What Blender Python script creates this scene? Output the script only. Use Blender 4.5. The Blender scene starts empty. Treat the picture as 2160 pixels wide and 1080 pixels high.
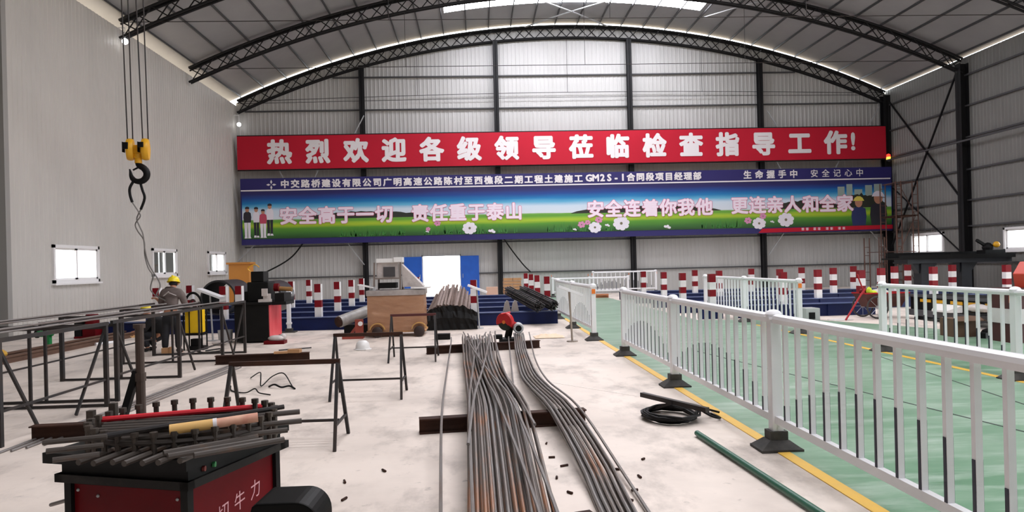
import bpy, bmesh, math, random
from mathutils import Vector, Matrix
from math import sin, cos, tan, pi, radians, sqrt, atan2, hypot
random.seed(7)
SC = bpy.context.scene
COL = SC.collection
PI = pi

# ------------------------------------------------------------------ camera
cam_d = bpy.data.cameras.new('camera')
cam_d.sensor_width = 36.0
cam_d.lens = 25.5
cam_d.shift_y = 17.5 / 2160
cam_d.clip_end = 300
cam = bpy.data.objects.new('camera', cam_d)
COL.objects.link(cam)
th, ph = radians(2.7), radians(1.4)
Fv = Vector((sin(th), cos(th), 0)); R0 = Vector((cos(th), -sin(th), 0)); U0 = Vector((0, 0, 1))
Rv = R0 * cos(ph) - U0 * sin(ph); Uv = U0 * cos(ph) + R0 * sin(ph)
cam.matrix_world = Matrix(((Rv.x, Uv.x, -Fv.x, 0), (Rv.y, Uv.y, -Fv.y, 0), (Rv.z, Uv.z, -Fv.z, 1.55), (0, 0, 0, 1)))
SC.camera = cam
# ------------------------------------------------------------------ world and exposure
w = bpy.data.worlds.new('overcast_sky'); SC.world = w; w.use_nodes = True
bg = w.node_tree.nodes['Background']
_n = w.node_tree
_tc = _n.nodes.new('ShaderNodeTexCoord'); _sp = _n.nodes.new('ShaderNodeSeparateXYZ'); _cr = _n.nodes.new('ShaderNodeValToRGB')
_n.links.new(_tc.outputs['Generated'], _sp.inputs[0]); _mr = _n.nodes.new('ShaderNodeMapRange'); _mr.inputs['From Min'].default_value = -1.0
_n.links.new(_sp.outputs['Z'], _mr.inputs['Value']); _n.links.new(_mr.outputs[0], _cr.inputs['Fac'])
_cr.color_ramp.elements[0].position = 0.47; _cr.color_ramp.elements[0].color = (0.50, 0.42, 0.32, 1)      # sunlit pale ground outside
_cr.color_ramp.elements[1].position = 0.52; _cr.color_ramp.elements[1].color = (0.93, 0.97, 1.0, 1)      # white overcast sky
_n.links.new(_cr.outputs['Color'], bg.inputs[0]); bg.inputs[1].default_value = 7.0
SC.view_settings.view_transform = 'Standard'
SC.view_settings.look = 'None'
SC.view_settings.gamma = 1.0
SC.view_settings.use_curve_mapping = False
SC.view_settings.exposure = 0.07
# the big side gate in the right wall stands open, letting the daylight in from the right
GATE = (-1.0, 16.5, 0.0, 5.6)
SKYLIGHT = 22.0          # brightness of the translucent roof sheets under the open sky

# ------------------------------------------------------------------ materials
def lin(c):
    r = []
    for v in c[:3]:
        v = v / 255.0
        r.append(v / 12.92 if v <= 0.04045 else ((v + 0.055) / 1.055) ** 2.4)
    return (r[0], r[1], r[2], 1.0)

MATS = {}
def P(name, c, rough=0.55, metal=0.0, c2=None, scale=3.0, amt=0.5, bump=0.0, bscale=30.0, emit=0.0, stretch=None, sharp=None, coat=0.0, spec=0.5):
    """procedural principled material: base colour c, mottled towards c2 with noise"""
    if name in MATS: return MATS[name]
    m = bpy.data.materials.new(name); m.use_nodes = True
    nt = m.node_tree; b = nt.nodes['Principled BSDF']
    b.inputs['Base Color'].default_value = lin(c)
    b.inputs['Roughness'].default_value = rough
    b.inputs['Metallic'].default_value = metal
    b.inputs['Specular IOR Level'].default_value = spec
    tc = nt.nodes.new('ShaderNodeTexCoord'); src = tc.outputs['Object']
    if stretch:
        mp = nt.nodes.new('ShaderNodeMapping'); mp.inputs['Scale'].default_value = stretch
        nt.links.new(src, mp.inputs['Vector']); src = mp.outputs['Vector']
    if c2:
        n = nt.nodes.new('ShaderNodeTexNoise'); n.inputs['Scale'].default_value = scale; n.inputs['Detail'].default_value = 5
        n.inputs['Roughness'].default_value = 0.6
        nt.links.new(src, n.inputs['Vector'])
        r = nt.nodes.new('ShaderNodeValToRGB')
        lo, hi = sharp if sharp else (0.35, 0.7)
        r.color_ramp.elements[0].position = lo; r.color_ramp.elements[1].position = hi
        k = lin(c); k2 = lin(c2)
        r.color_ramp.elements[0].color = k
        r.color_ramp.elements[1].color = tuple(k[i] * (1 - amt) + k2[i] * amt for i in range(3)) + (1,)
        nt.links.new(n.outputs['Fac'], r.inputs['Fac']); nt.links.new(r.outputs['Color'], b.inputs['Base Color'])
    if bump:
        n2 = nt.nodes.new('ShaderNodeTexNoise'); n2.inputs['Scale'].default_value = bscale; n2.inputs['Detail'].default_value = 4
        nt.links.new(src, n2.inputs['Vector'])
        bp = nt.nodes.new('ShaderNodeBump'); bp.inputs['Strength'].default_value = bump; bp.inputs['Distance'].default_value = 0.02
        nt.links.new(n2.outputs['Fac'], bp.inputs['Height']); nt.links.new(bp.outputs['Normal'], b.inputs['Normal'])
    if emit:
        b.inputs['Emission Color'].default_value = lin(c); b.inputs['Emission Strength'].default_value = emit
    MATS[name] = m
    return m

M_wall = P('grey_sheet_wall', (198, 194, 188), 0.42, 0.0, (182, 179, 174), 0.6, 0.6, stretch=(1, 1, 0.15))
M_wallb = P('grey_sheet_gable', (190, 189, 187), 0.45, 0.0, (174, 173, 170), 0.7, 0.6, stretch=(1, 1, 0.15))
M_wallr = P('grey_sheet_darkened', (124, 123, 120), 0.5, 0.0, (112, 111, 108), 0.7, 0.6, stretch=(1, 1, 0.15))  # similar sheet to the left wall, the right wall's shade put into its colour
M_roof = P('grey_roof_sheet', (154, 154, 155), 0.7, 0.0, (138, 138, 140), 0.5, 0.6)
M_steel = P('dark_structural_steel', (30, 30, 32), 0.6, 0.0, (22, 22, 24), 2, 0.7, spec=0.25)
M_floor = P('pale_concrete', (226, 213, 202), 0.62, 0.0, (184, 172, 163), 0.8, 0.8, bump=0.06, bscale=9, sharp=(0.42, 0.8))
def add_stains(m, dark, scale, lo, hi, amt, stretch=(1, 1, 1)):
    nt = m.node_tree; b = nt.nodes['Principled BSDF']; src = b.inputs['Base Color'].links[0].from_socket
    tc = nt.nodes.new('ShaderNodeTexCoord'); mp = nt.nodes.new('ShaderNodeMapping'); mp.inputs['Scale'].default_value = stretch
    n = nt.nodes.new('ShaderNodeTexNoise'); n.inputs['Scale'].default_value = scale; n.inputs['Detail'].default_value = 8; n.inputs['Roughness'].default_value = 0.65
    r = nt.nodes.new('ShaderNodeMapRange'); r.inputs['From Min'].default_value = lo; r.inputs['From Max'].default_value = hi; r.inputs['To Max'].default_value = amt
    mx = nt.nodes.new('ShaderNodeMix'); mx.data_type = 'RGBA'
    nt.links.new(tc.outputs['Object'], mp.inputs[0]); nt.links.new(mp.outputs[0], n.inputs['Vector']); nt.links.new(n.outputs['Fac'], r.inputs['Value'])
    nt.links.new(r.outputs[0], mx.inputs[0]); nt.links.new(src, mx.inputs[6]); mx.inputs[7].default_value = lin(dark)
    nt.links.new(mx.outputs[2], b.inputs['Base Color'])
add_stains(M_floor, (118, 108, 102), 1.5, 0.5, 0.74, 0.75, (1.0, 0.55, 1))
add_stains(M_floor, (90, 82, 78), 6.0, 0.62, 0.75, 0.6, (1, 1, 1))
add_stains(M_floor, (238, 228, 218), 0.5, 0.52, 0.7, 0.5, (1, 1, 1))
M_green = P('green_epoxy', (108, 148, 118), 0.3, 0.0, (158, 182, 162), 1.1, 0.85, stretch=(0.45, 1.4, 1), sharp=(0.35, 0.72))
add_stains(M_green, (206, 218, 208), 2.6, 0.5, 0.72, 0.55, (0.35, 1.6, 1))
add_stains(M_green, (66, 104, 78), 2.0, 0.55, 0.75, 0.45, (0.4, 1.5, 1))
M_yellow = P('yellow_line_paint', (236, 188, 70), 0.5, 0.0, (216, 176, 92), 6, 0.6)
M_white = P('white_powder_coat', (238, 238, 240), 0.32, 0.0, (222, 222, 225), 3, 0.4)
M_rubber = P('black_rubber', (44, 43, 42), 0.7, 0.0, (82, 78, 74), 8, 0.7)
M_navy = P('navy_strip', (38, 40, 58), 0.5)
M_orange = P('orange_reflector', (240, 128, 50), 0.35)
M_red = P('red_band_paint', (126, 10, 24), 0.55, 0.0, (104, 10, 22), 6, 0.6, spec=0.25)
M_wband = P('white_band_paint', (226, 224, 224), 0.5, 0.0, (200, 196, 194), 9, 0.5)
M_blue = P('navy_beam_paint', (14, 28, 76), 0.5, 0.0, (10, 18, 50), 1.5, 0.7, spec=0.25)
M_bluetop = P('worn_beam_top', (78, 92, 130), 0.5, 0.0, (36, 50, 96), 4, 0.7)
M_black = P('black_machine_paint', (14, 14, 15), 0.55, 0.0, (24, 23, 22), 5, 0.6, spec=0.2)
M_rebar = P('rusty_rebar', (118, 109, 103), 0.45, 0.3, (172, 106, 54), 1.1, 0.9, bump=0.25, bscale=90, stretch=(6, 0.7, 6), sharp=(0.56, 0.72))
M_rebar2 = P('grey_rebar', (126, 121, 118), 0.42, 0.35, (110, 92, 82), 1.4, 0.9, bump=0.25, bscale=90, stretch=(6, 0.8, 6), sharp=(0.5, 0.72))
M_rusty = P('brown_rusted_beam', (48, 33, 28), 0.75, 0.0, (76, 48, 35), 3, 0.8, bump=0.1, spec=0.2)
M_rack = P('dark_rack_steel', (48, 48, 49), 0.55, 0.2, (70, 58, 52), 3, 0.7, spec=0.3)
M_rodgrey = P('stacked_short_rod_steel', (74, 67, 62), 0.5, 0.2, (124, 88, 58), 6, 0.8, sharp=(0.5, 0.75))
M_card = P('brown_cardboard', (186, 142, 100), 0.8, 0.0, (160, 118, 80), 4, 0.6)
M_cardw = P('film_wrapped_cardboard', (160, 118, 90), 0.32, 0.0, (182, 142, 112), 1.6, 0.8, bump=1.0, bscale=4.5, stretch=(0.9, 1, 2.4), sharp=(0.4, 0.75))
M_film = P('white_plastic_film', (206, 198, 194), 0.3, 0.0, (176, 166, 162), 6, 0.8, bump=0.5, bscale=9)
M_galv = P('galvanised_steel', (186, 188, 190), 0.45, 0.3, (160, 162, 164), 5, 0.5)
M_gold = P('yellow_machine_paint', (240, 196, 32), 0.42, 0.0, (214, 166, 26), 4, 0.5)
M_redm = P('dark_red_machine_paint', (104, 9, 18), 0.5, 0.0, (78, 7, 14), 3, 0.6, spec=0.15)
M_rust_red = P('rust_red_scaffold', (104, 74, 64), 0.7, 0.1, (84, 62, 56), 4, 0.7)
M_purlin = P('grey_purlin_steel', (66, 66, 68), 0.6, 0.1)
M_girt = P('grey_girt_steel', (74, 74, 76), 0.6, 0.1)
M_skin = P('skin', (178, 124, 96), 0.5)
M_jacket = P('taupe_work_jacket', (112, 100, 96), 0.85, 0.0, (88, 76, 72), 6, 0.7)
M_dark = P('dark_trousers', (36, 36, 40), 0.9)
M_hair = P('black_hair', (18, 16, 15), 0.6)
M_hat = P('yellow_hard_hat', (246, 222, 40), 0.3)
M_hatw = P('white_hard_hat', (232, 230, 228), 0.3)
M_letter = P('white_lettering', (232, 226, 228), 0.6)
M_steelbench = P('slate_steel', (58, 62, 68), 0.5, 0.25, (44, 47, 52), 2, 0.6)

def emission(name, c, s):
    m = bpy.data.materials.new(name); m.use_nodes = True
    nt = m.node_tree; nt.nodes.remove(nt.nodes['Principled BSDF'])
    e = nt.nodes.new('ShaderNodeEmission'); e.inputs[0].default_value = lin(c); e.inputs[1].default_value = s
    nt.links.new(e.outputs[0], nt.nodes['Material Output'].inputs[0])
    return m
M_sky = emission('translucent_daylight_sheet', (248, 246, 252), SKYLIGHT)
M_sky_boost = emission('boosted_translucent_sheet', (246, 246, 255), SKYLIGHT * 1.5)  # same sheet, glow boosted on the rear strip to brighten the back wall

def glassmat():
    m = bpy.data.materials.new('window_glass'); m.use_nodes = True
    nt = m.node_tree; nt.nodes.remove(nt.nodes['Principled BSDF'])
    t = nt.nodes.new('ShaderNodeBsdfTransparent'); t.inputs[0].default_value = (0.93, 0.95, 0.96, 1)
    g = nt.nodes.new('ShaderNodeBsdfGlossy'); g.inputs['Roughness'].default_value = 0.05
    mx = nt.nodes.new('ShaderNodeMixShader'); mx.inputs[0].default_value = 0.08
    nt.links.new(t.outputs[0], mx.inputs[1]); nt.links.new(g.outputs[0], mx.inputs[2])
    nt.links.new(mx.outputs[0], nt.nodes['Material Output'].inputs[0])
    return m
M_glass = glassmat()

# ------------------------------------------------------------------ mesh builder
class MB:
    def __init__(s): s.v = []; s.f = []; s.m = []; s.mi = 0
    def mat(s, i): s.mi = i; return s
    def _add(s, vs, fs):
        o = len(s.v); s.v += [tuple(x) for x in vs]
        for f in fs: s.f.append(tuple(i + o for i in f)); s.m.append(s.mi)
        return s
    def box(s, x0, x1, y0, y1, z0, z1, M=None):
        vs = [Vector((x, y, z)) for z in (z0, z1) for y in (y0, y1) for x in (x0, x1)]
        if M is not None: vs = [M @ p for p in vs]
        return s._add(vs, [(0, 2, 3, 1), (4, 5, 7, 6), (0, 1, 5, 4), (2, 6, 7, 3), (0, 4, 6, 2), (1, 3, 7, 5)])
    def cbox(s, c, d, rz=0, rx=0, ry=0):
        M = Matrix.Translation(c) @ Matrix.Rotation(rz, 4, 'Z') @ Matrix.Rotation(ry, 4, 'Y') @ Matrix.Rotation(rx, 4, 'X')
        return s.box(-d[0] / 2, d[0] / 2, -d[1] / 2, d[1] / 2, -d[2] / 2, d[2] / 2, M)
    def bar(s, a, b, w=0.04, h=None, up=(0, 0, 1)):
        """rectangular bar from a to b"""
        h = h or w; a = Vector(a); b = Vector(b); d = (b - a); L = d.length; d.normalize()
        u = Vector(up)
        if abs(d.dot(u)) > 0.98: u = Vector((0, 1, 0)) if abs(d.y) < 0.9 else Vector((1, 0, 0))
        x = d.cross(u).normalized(); z = x.cross(d).normalized()
        vs = []
        for t in (a, b):
            for (i, j) in ((-1, -1), (1, -1), (1, 1), (-1, 1)): vs.append(t + x * i * w / 2 + z * j * h / 2)
        return s._add(vs, [(3, 2, 1, 0), (4, 5, 6, 7), (0, 1, 5, 4), (1, 2, 6, 5), (2, 3, 7, 6), (3, 0, 4, 7)])
    def tube(s, pts, r, n=8, cap=True, closed=False):
        pts = [Vector(p) for p in pts]; N = len(pts); rings = []
        prev = None
        for i, p in enumerate(pts):
            if closed: d = pts[(i + 1) % N] - pts[i - 1]
            else: d = pts[min(i + 1, N - 1)] - pts[max(i - 1, 0)]
            d.normalize()
            if prev is None:
                u = Vector((0, 0, 1)) if abs(d.z) < 0.9 else Vector((1, 0, 0))
                x = d.cross(u).normalized()
            else:
                x = (prev - d * prev.dot(d))
                x = x.normalized() if x.length > 1e-6 else d.orthogonal().normalized()
            prev = x; y = d.cross(x)
            rr = r[i] if isinstance(r, (list, tuple)) else r
            rings.append([p + (x * cos(2 * PI * k / n) + y * sin(2 * PI * k / n)) * rr for k in range(n)])
        vs = [q for ring in rings for q in ring]; fs = []
        for i in range(N if closed else N - 1):
            j = (i + 1) % N
            for k in range(n): fs.append((i * n + k, i * n + (k + 1) % n, j * n + (k + 1) % n, j * n + k))
        if cap and not closed:
            fs.append(tuple(reversed(range(n)))); fs.append(tuple((N - 1) * n + k for k in range(n)))
        return s._add(vs, fs)
    def lathe(s, prof, c=(0, 0, 0), n=20, axis='z', M=None, a0=0, a1=2 * PI):
        full = abs(a1 - a0 - 2 * PI) < 1e-4; N = len(prof); vs = []; fs = []
        cnt = n if full else n + 1
        for k in range(cnt):
            a = a0 + (a1 - a0) * k / n
            for (r, z) in prof:
                p = Vector((r * cos(a), r * sin(a), z))
                if axis == 'x': p = Vector((z, p.x, p.y))
                if axis == 'y': p = Vector((p.x, z, p.y))
                if M is not None: p = M @ p
                vs.append(p + Vector(c))
        for k in range(n):
            j = (k + 1) % cnt
            for i in range(N - 1): fs.append((k * N + i, j * N + i, j * N + i + 1, k * N + i + 1))
        return s._add(vs, fs)
    def prism(s, poly, h0, h1, axis='y', M=None):
        """poly of 2D points extruded along an axis"""
        n = len(poly); vs = []
        for h in (h0, h1):
            for (a, b) in poly:
                p = {'y': Vector((a, h, b)), 'x': Vector((h, a, b)), 'z': Vector((a, b, h))}[axis]
                vs.append(M @ p if M is not None else p)
        fs = [tuple(range(n)), tuple(reversed(range(n, 2 * n)))] + [(i, (i + 1) % n, n + (i + 1) % n, n + i) for i in range(n)]
        return s._add(vs, fs)
    def sphere(s, c, r, n=12, m=8, sc=(1, 1, 1)):
        vs = []; fs = []
        for i in range(m + 1):
            a = PI * i / m
            for k in range(n):
                b = 2 * PI * k / n
                vs.append(Vector((c[0] + r * sc[0] * sin(a) * cos(b), c[1] + r * sc[1] * sin(a) * sin(b), c[2] + r * sc[2] * cos(a))))
        for i in range(m):
            for k in range(n): fs.append((i * n + k, (i + 1) * n + k, (i + 1) * n + (k + 1) % n, i * n + (k + 1) % n))
        return s._add(vs, fs)
    def mesh(s, name, mats, off=(0, 0, 0), smooth=False, bevel=0):
        me = bpy.data.meshes.new(name)
        ov = Vector(off)
        me.from_pydata([Vector(p) - ov for p in s.v], [], s.f)
        if not isinstance(mats, (list, tuple)): mats = [mats]
        for m in mats: me.materials.append(m)
        me.polygons.foreach_set('material_index', s.m)
        bm = bmesh.new(); bm.from_mesh(me)
        bmesh.ops.remove_doubles(bm, verts=bm.verts, dist=1e-6)
        bmesh.ops.recalc_face_normals(bm, faces=bm.faces)
        if bevel:
            es = [e for e in bm.edges if len(e.link_faces) == 2 and e.calc_face_angle(0) > 0.5]
            bmesh.ops.bevel(bm, geom=es, offset=bevel, segments=2, profile=0.6, affect='EDGES', clamp_overlap=True)
        bm.to_mesh(me); bm.free()
        if smooth:
            for p in me.polygons: p.use_smooth = True
            try: me.set_sharp_from_angle(angle=radians(40))
            except Exception: pass
        me.update()
        return me

def tag(o, label=None, cat=None, group=None, kind=None):
    if label: o['label'] = label
    if cat: o['category'] = cat
    if group: o['group'] = group
    if kind: o['kind'] = kind
    return o
def thing(name, label, cat, loc=(0, 0, 0), rz=0, group=None):
    o = bpy.data.objects.new(name, None); o.empty_display_size = 0.1; COL.objects.link(o)
    o.location = loc; o.rotation_euler = (0, 0, rz)
    return tag(o, label, cat, group)
def part(name, mb, mats, parent, world=True, smooth=False, bevel=0, label=None):
    """world=True: coordinates given in world space, the parent being unrotated"""
    off = Vector((0, 0, 0))
    if world:
        p = parent
        while p: off += Vector(p.location); p = p.parent
    o = bpy.data.objects.new(name, mb.mesh(name, mats, off, smooth, bevel)); COL.objects.link(o); o.parent = parent
    if label: o['label'] = label
    return o
def single(name, mb, mats, label, cat, group=None, smooth=False, bevel=0, loc=None, kind=None):
    if loc is None:
        xs = [p[0] for p in mb.v]; ys = [p[1] for p in mb.v]; zs = [p[2] for p in mb.v]
        loc = ((min(xs) + max(xs)) / 2, (min(ys) + max(ys)) / 2, min(zs))
    o = bpy.data.objects.new(name, mb.mesh(name, mats, loc, smooth, bevel)); COL.objects.link(o); o.location = loc
    return tag(o, label, cat, group, kind)
def struct(name, mb, mats, parent=None, smooth=False):
    o = bpy.data.objects.new(name, mb.mesh(name, mats, (0, 0, 0), smooth)); COL.objects.link(o)
    if parent: o.parent = parent
    else: o['kind'] = 'structure'
    return o
def copy_tree(o, parent=None):
    c = o.copy(); COL.objects.link(c); c.parent = parent
    for ch in list(o.children): copy_tree(ch, c)
    return c

# ------------------------------------------------------------------ the hall
XL, XR, YB = -11.6, 20.95, 36.0
XC = (XL + XR) / 2; HALF = 16.275; RISE = 3.55; RAD = (HALF ** 2 + RISE ** 2) / (2 * RISE); EAVE = 9.8
def arc(x): return EAVE + RISE - RAD + sqrt(RAD ** 2 - (x - XC) ** 2)
YF = -9.0

b = MB(); b.box(XL - 1.5, XR + 1.5, YF, YB + 0.6, -0.2, 0)
struct('floor', b, M_floor)
g = MB()
poly = [(2.44, YF + 0.5), (2.44, 17.0), (2.3, 20.3), (2.45, 35.9), (5.6, 35.9), (5.6, 18.3), (8.0, 17.9), (8.98, 15.9), (9.41, 14.67), (9.9, 13.0), (10.2, 11), (10.4, YF + 0.5)]
g.prism(poly, 0.0, 0.004, 'z')
struct('floor_green', g, M_green)
g = MB(); g.box(2.34, 2.44, YF + 0.5, 20.2, 0.0, 0.006); struct('trim_1', g, M_yellow)
g = MB(); g.box(6.38, 6.48, YF + 0.5, 16.6, 0.004, 0.008); struct('trim_2', g, M_yellow)
M_joint = P('dark_floor_joint', (62, 72, 66), 0.7)
g = MB(); g.bar((3.65, 12.2, 0.005), (4.85, 4.8, 0.005), 0.025, 0.004); struct('trim_3', g, M_joint)
g = MB(); g.bar((6.13, 11.01, 0.005), (5.2, 5.3, 0.005), 0.02, 0.004); struct('trim_4', g, M_joint)
g = MB(); g.bar((0.55, 9.9, 0.001), (2.3, 7.6, 0.001), 0.02, 0.003); struct('trim_5', g, P('pale_floor_joint', (232, 222, 214), 0.7))

def ribbed(b, along0, along1, zfun0, zfun1, fixed, axis, inward, holes=(), pitch=0.2, depth=0.014):
    """trapezoid-ribbed sheet wall; holes = (a0,a1,z0,z1)"""
    cuts = set()
    a = along0; pos = []
    while a < along1 - 1e-6:
        for t in (0.0, 0.55, 0.65, 0.9): pos.append((a + t * pitch, depth if t in (0.65, 0.9) else 0.0))
        a += pitch
    pos = [p for p in pos if p[0] < along1]; pos.append((along1, 0.0))
    for h in holes:
        for e in (h[0], h[1]):
            pos = [p for p in pos if abs(p[0] - e) > 0.02] + [(e, 0.0)]
    pos.sort()
    for (p, q) in zip(pos[:-1], pos[1:]):
        m = (p[0] + q[0]) / 2
        spans = [(None, None)]
        for h in holes:
            if h[0] < m < h[1]:
                spans = [(None, h[2]), (h[3], None)] if h[2] > 0 else [(h[3], None)]
                break
        for (lo, hi) in spans:
            vs = []
            for (s, d) in (p, q):
                z0 = zfun0(s) if lo is None else lo
                z1 = zfun1(s) if hi is None else hi
                for z in (z0, z1):
                    if axis == 'y': vs.append((fixed + inward * d, s, z))
                    else: vs.append((s, fixed + inward * d, z))
            b._add(vs, [(0, 2, 3, 1)])
zero = lambda s: 0.0
WL = [(20.35, 22.75, 1.33, 2.40), (26.4, 28.5, 1.42, 2.44), (31.74, 33.9, 1.45, 2.43)]
WR = [(31.6, 34.05, 1.55, 2.54), (25.3, 27.9, 1.6, 2.53)]
b = MB(); ribbed(b, 18.5, YB + 0.1, zero, lambda s: 9.62, XL, 'y', 1, WL)
struct('wall_left', b, M_wall)
b = MB(); ribbed(b, YF, 18.5, zero, lambda s: 9.62, XL - 0.22, 'y', 1, ())
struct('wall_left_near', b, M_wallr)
b = MB(); b.box(XL - 0.24, XL + 0.05, 18.38, 18.56, 0, 9.6); struct('trim_6', b, P('grey_corner_flashing', (150, 148, 144), 0.5))
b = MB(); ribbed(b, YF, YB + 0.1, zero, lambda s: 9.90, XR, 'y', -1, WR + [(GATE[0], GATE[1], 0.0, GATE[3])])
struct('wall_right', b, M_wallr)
DOOR = (-2.72, -0.86, 0.0, 2.04)
b = MB(); ribbed(b, XL, XR, zero, lambda s: arc(s) - 0.06, YB, 'x', -1, [DOOR])
struct('wall_back', b, M_wallb)
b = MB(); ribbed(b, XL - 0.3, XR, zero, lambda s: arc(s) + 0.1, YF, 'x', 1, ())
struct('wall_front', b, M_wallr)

# roof: arched sheet with a translucent daylight sheet across the ridge in every bay
ROOFZ = 0.17
SX0, SX1 = -1.25, 10.55
strips = [(32.15, 33.1)] + [(y, y + 0.95) for y in (26.3, 20.5, 14.6, 8.7, 2.8, -3.1)]
xs = []
x = XL - 1.3
N = 64
edges = sorted(set([XL - 1.3 + (XR + 0.06 - XL + 1.3) * i / N for i in range(N + 1)] + [SX0, SX1]))
yb = [YF]
for s in sorted(strips): yb += [s[0], s[1]]
yb.append(YB + 0.03)
b = MB()
for (x0, x1) in zip(edges[:-1], edges[1:]):
    for i in range(len(yb) - 1):
        y0, y1 = yb[i], yb[i + 1]
        if i % 2 == 1 and x0 >= SX0 - 1e-6 and x1 <= SX1 + 1e-6: continue
        b._add([(x0, y0, arc(x0) + ROOFZ), (x1, y0, arc(x1) + ROOFZ), (x1, y1, arc(x1) + ROOFZ), (x0, y1, arc(x0) + ROOFZ)], [(0, 1, 2, 3)])
struct('ceiling', b, M_roof)
for i, (y0, y1) in enumerate(strips):
    b = MB()
    for (x0, x1) in zip(edges[:-1], edges[1:]):
        if x0 >= SX0 - 1e-6 and x1 <= SX1 + 1e-6:
            b._add([(x0, y0, arc(x0) + ROOFZ), (x1, y0, arc(x1) + ROOFZ), (x1, y1, arc(x1) + ROOFZ), (x0, y1, arc(x0) + ROOFZ)], [(0, 1, 2, 3)])
    struct('window_roof_%d' % (i + 1), b, M_sky_boost if i == 0 else M_sky)

# purlins
npur = 30
for i in range(npur):
    px_ = XL + 0.25 + (XR - XL - 0.5) * i / (npur - 1)
    z = arc(px_) + 0.12
    b = MB(); b.box(px_ - 0.025, px_ + 0.025, YF + 0.1, YB - 0.02, z - 0.04, z + 0.04)
    single('roof_purlin', b, M_purlin, 'dark steel purlin running lengthwise under the grey arched roof', 'purlin', 'roof purlins')

# trusses
def truss(Y, label, offs):
    t = thing('roof_truss', label, 'roof truss', (XC, Y, EAVE))
    n = 62; X0, X1 = XL + 0.12, XR - 0.15
    X = [X0 + (X1 - X0) * i / n for i in range(n + 1)]
    dep = 0.58
    for nm, dz in (('top_chord', 0.0), ('bottom_chord', -dep)):
        b = MB()
        for s in (-0.1, 0.1): b.tube([(q, Y + s, arc(q) + dz - 0.04) for q in X], 0.045, 6)
        if dz == 0: b.tube([(q, Y, arc(q) - 0.14) for q in X], 0.03, 6)
        part(nm, b, M_steel, t)
    b = MB()
    for i in range(n):
        for s, fl in ((-0.1, 0), (0.1, 1)):
            hi, lo = (i, i + 1) if (i + fl) % 2 == 0 else (i + 1, i)
            b.tube([(X[hi], Y + s, arc(X[hi]) - 0.05), (X[lo], Y + s, arc(X[lo]) - dep)], 0.022, 5, cap=False)
    part('web_lattice', b, M_steel, t)
    b = MB(); zt = EAVE - 0.02
    b.tube([(X0 + (X1 - X0) * i / 12, Y, zt + offs * sin(PI * i / 12)) for i in range(13)], 0.014, 5)
    if offs: b.tube([(X0 + (X1 - X0) * i / 12, Y, zt + 0.4 * offs * sin(PI * i / 12) - 0.1) for i in range(13)], 0.012, 5)
    part('tie_rod', b, M_rack, t)
    for f in (0.27, 0.5, 0.71):
        hx = X0 + (X1 - X0) * f
        b = MB(); b.tube([(hx, Y, arc(hx) - dep), (hx, Y, zt + offs * sin(PI * f))], 0.01, 5)
        part('hanger_rod', b, M_rack, t)
truss(35.86, 'dark arched lattice truss standing against the back gable wall', 0.25)
truss(30.0, 'dark arched lattice truss next forward from the back gable truss', 0)
truss(24.3, 'dark arched lattice truss nearest the crane hook, mostly cut off by the top', 0)

# columns and girts
def hcol(name, x, y, z1, label, rz=0, w=0.24, grp=None):
    b = MB(); M = Matrix.Translation((x, y, 0)) @ Matrix.Rotation(rz, 4, 'Z')
    b.box(-w / 2, w / 2, -w / 2, -w / 2 + 0.02, 0, z1, M); b.box(-w / 2, w / 2, w / 2 - 0.02, w / 2, 0, z1, M); b.box(-0.01, 0.01, -w / 2, w / 2, 0, z1, M)
    b.box(-w / 2 - 0.05, w / 2 + 0.05, -w / 2 - 0.05, w / 2 + 0.05, 0, 0.025, M)
    return single(name, b, M_steel, label, 'steel column', grp)
names = ['left of the blue doors', 'right of the blue doors behind the cardboard stack', 'behind the small white far fence', 'right of centre behind the red and white posts']
for x, nm in zip((-5.46, 1.11, 7.74, 14.33), names):
    hcol('steel_column', x, 35.72, arc(x) - 0.6, 'dark steel wall column on the back wall, ' + nm, 0)
hcol('steel_column', 20.74, 35.7, 9.6, 'dark steel corner column where back and right walls meet', 0, 0.34)
hcol('steel_column', 20.74, 29.9, 9.6, 'dark steel column on the right wall between its two windows', PI / 2, 0.36)
for i, z in enumerate((10.9, 9.3, 7.6, 5.95, 4.3, 2.68, 1.15)):
    hw = min(HALF - 0.3, sqrt(max(0, RAD ** 2 - (z + 0.7 - (EAVE + RISE - RAD)) ** 2)))
    b = MB(); x0, x1 = max(XL + 0.06, XC - hw), min(XR - 0.2, XC + hw)
    if z < 2.0:
        segs = [(x0, -2.85), (-0.75, x1)]
    else: segs = [(x0, x1)]
    for (u, v) in segs: b.box(u, v, YB - 0.115, YB - 0.02, z - 0.03, z + 0.03)
    where = ['topmost, near the arch', 'second from the top', 'just behind the red banner', 'between the two banners', 'behind the meadow banner', 'behind the foot of the meadow banner', 'lowest, level with the door'][i]
    single('wall_girt', b, M_girt, 'thin steel girt across the back wall, ' + where, 'girt')
for i, z in enumerate((9.1, 7.8, 6.47, 5.1, 3.8, 2.7, 1.15)):
    b = MB(); b.box(XR - 0.11, XR - 0.02, (GATE[1] + .1) if z < GATE[3] else YF + 1, YB - 0.4, z - 0.035, z + 0.035)
    where = ['topmost under the eave', 'second from the top', 'third from the top beside the bracketed rail', 'fourth from the top', 'fifth from the top', 'just above the windows', 'lowest below the windows'][i]
    single('wall_girt', b, M_girt, 'thin steel girt along the right wall, ' + where, 'girt')
b = MB()
b.bar((XR - 0.42, 5, 6.28), (XR - 0.42, 35.3, 6.28), 0.06, 0.07)
for y in (12.3, 18.2, 24.0): b.bar((XR - 0.03, y, 6.24), (XR - 0.42, y, 6.24), 0.05, 0.05)
for y in (29.9, 35.2): b.bar((XR - 0.4, y, 6.22), (XR - 0.3, y, 6.22), 0.05, 0.05)
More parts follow.
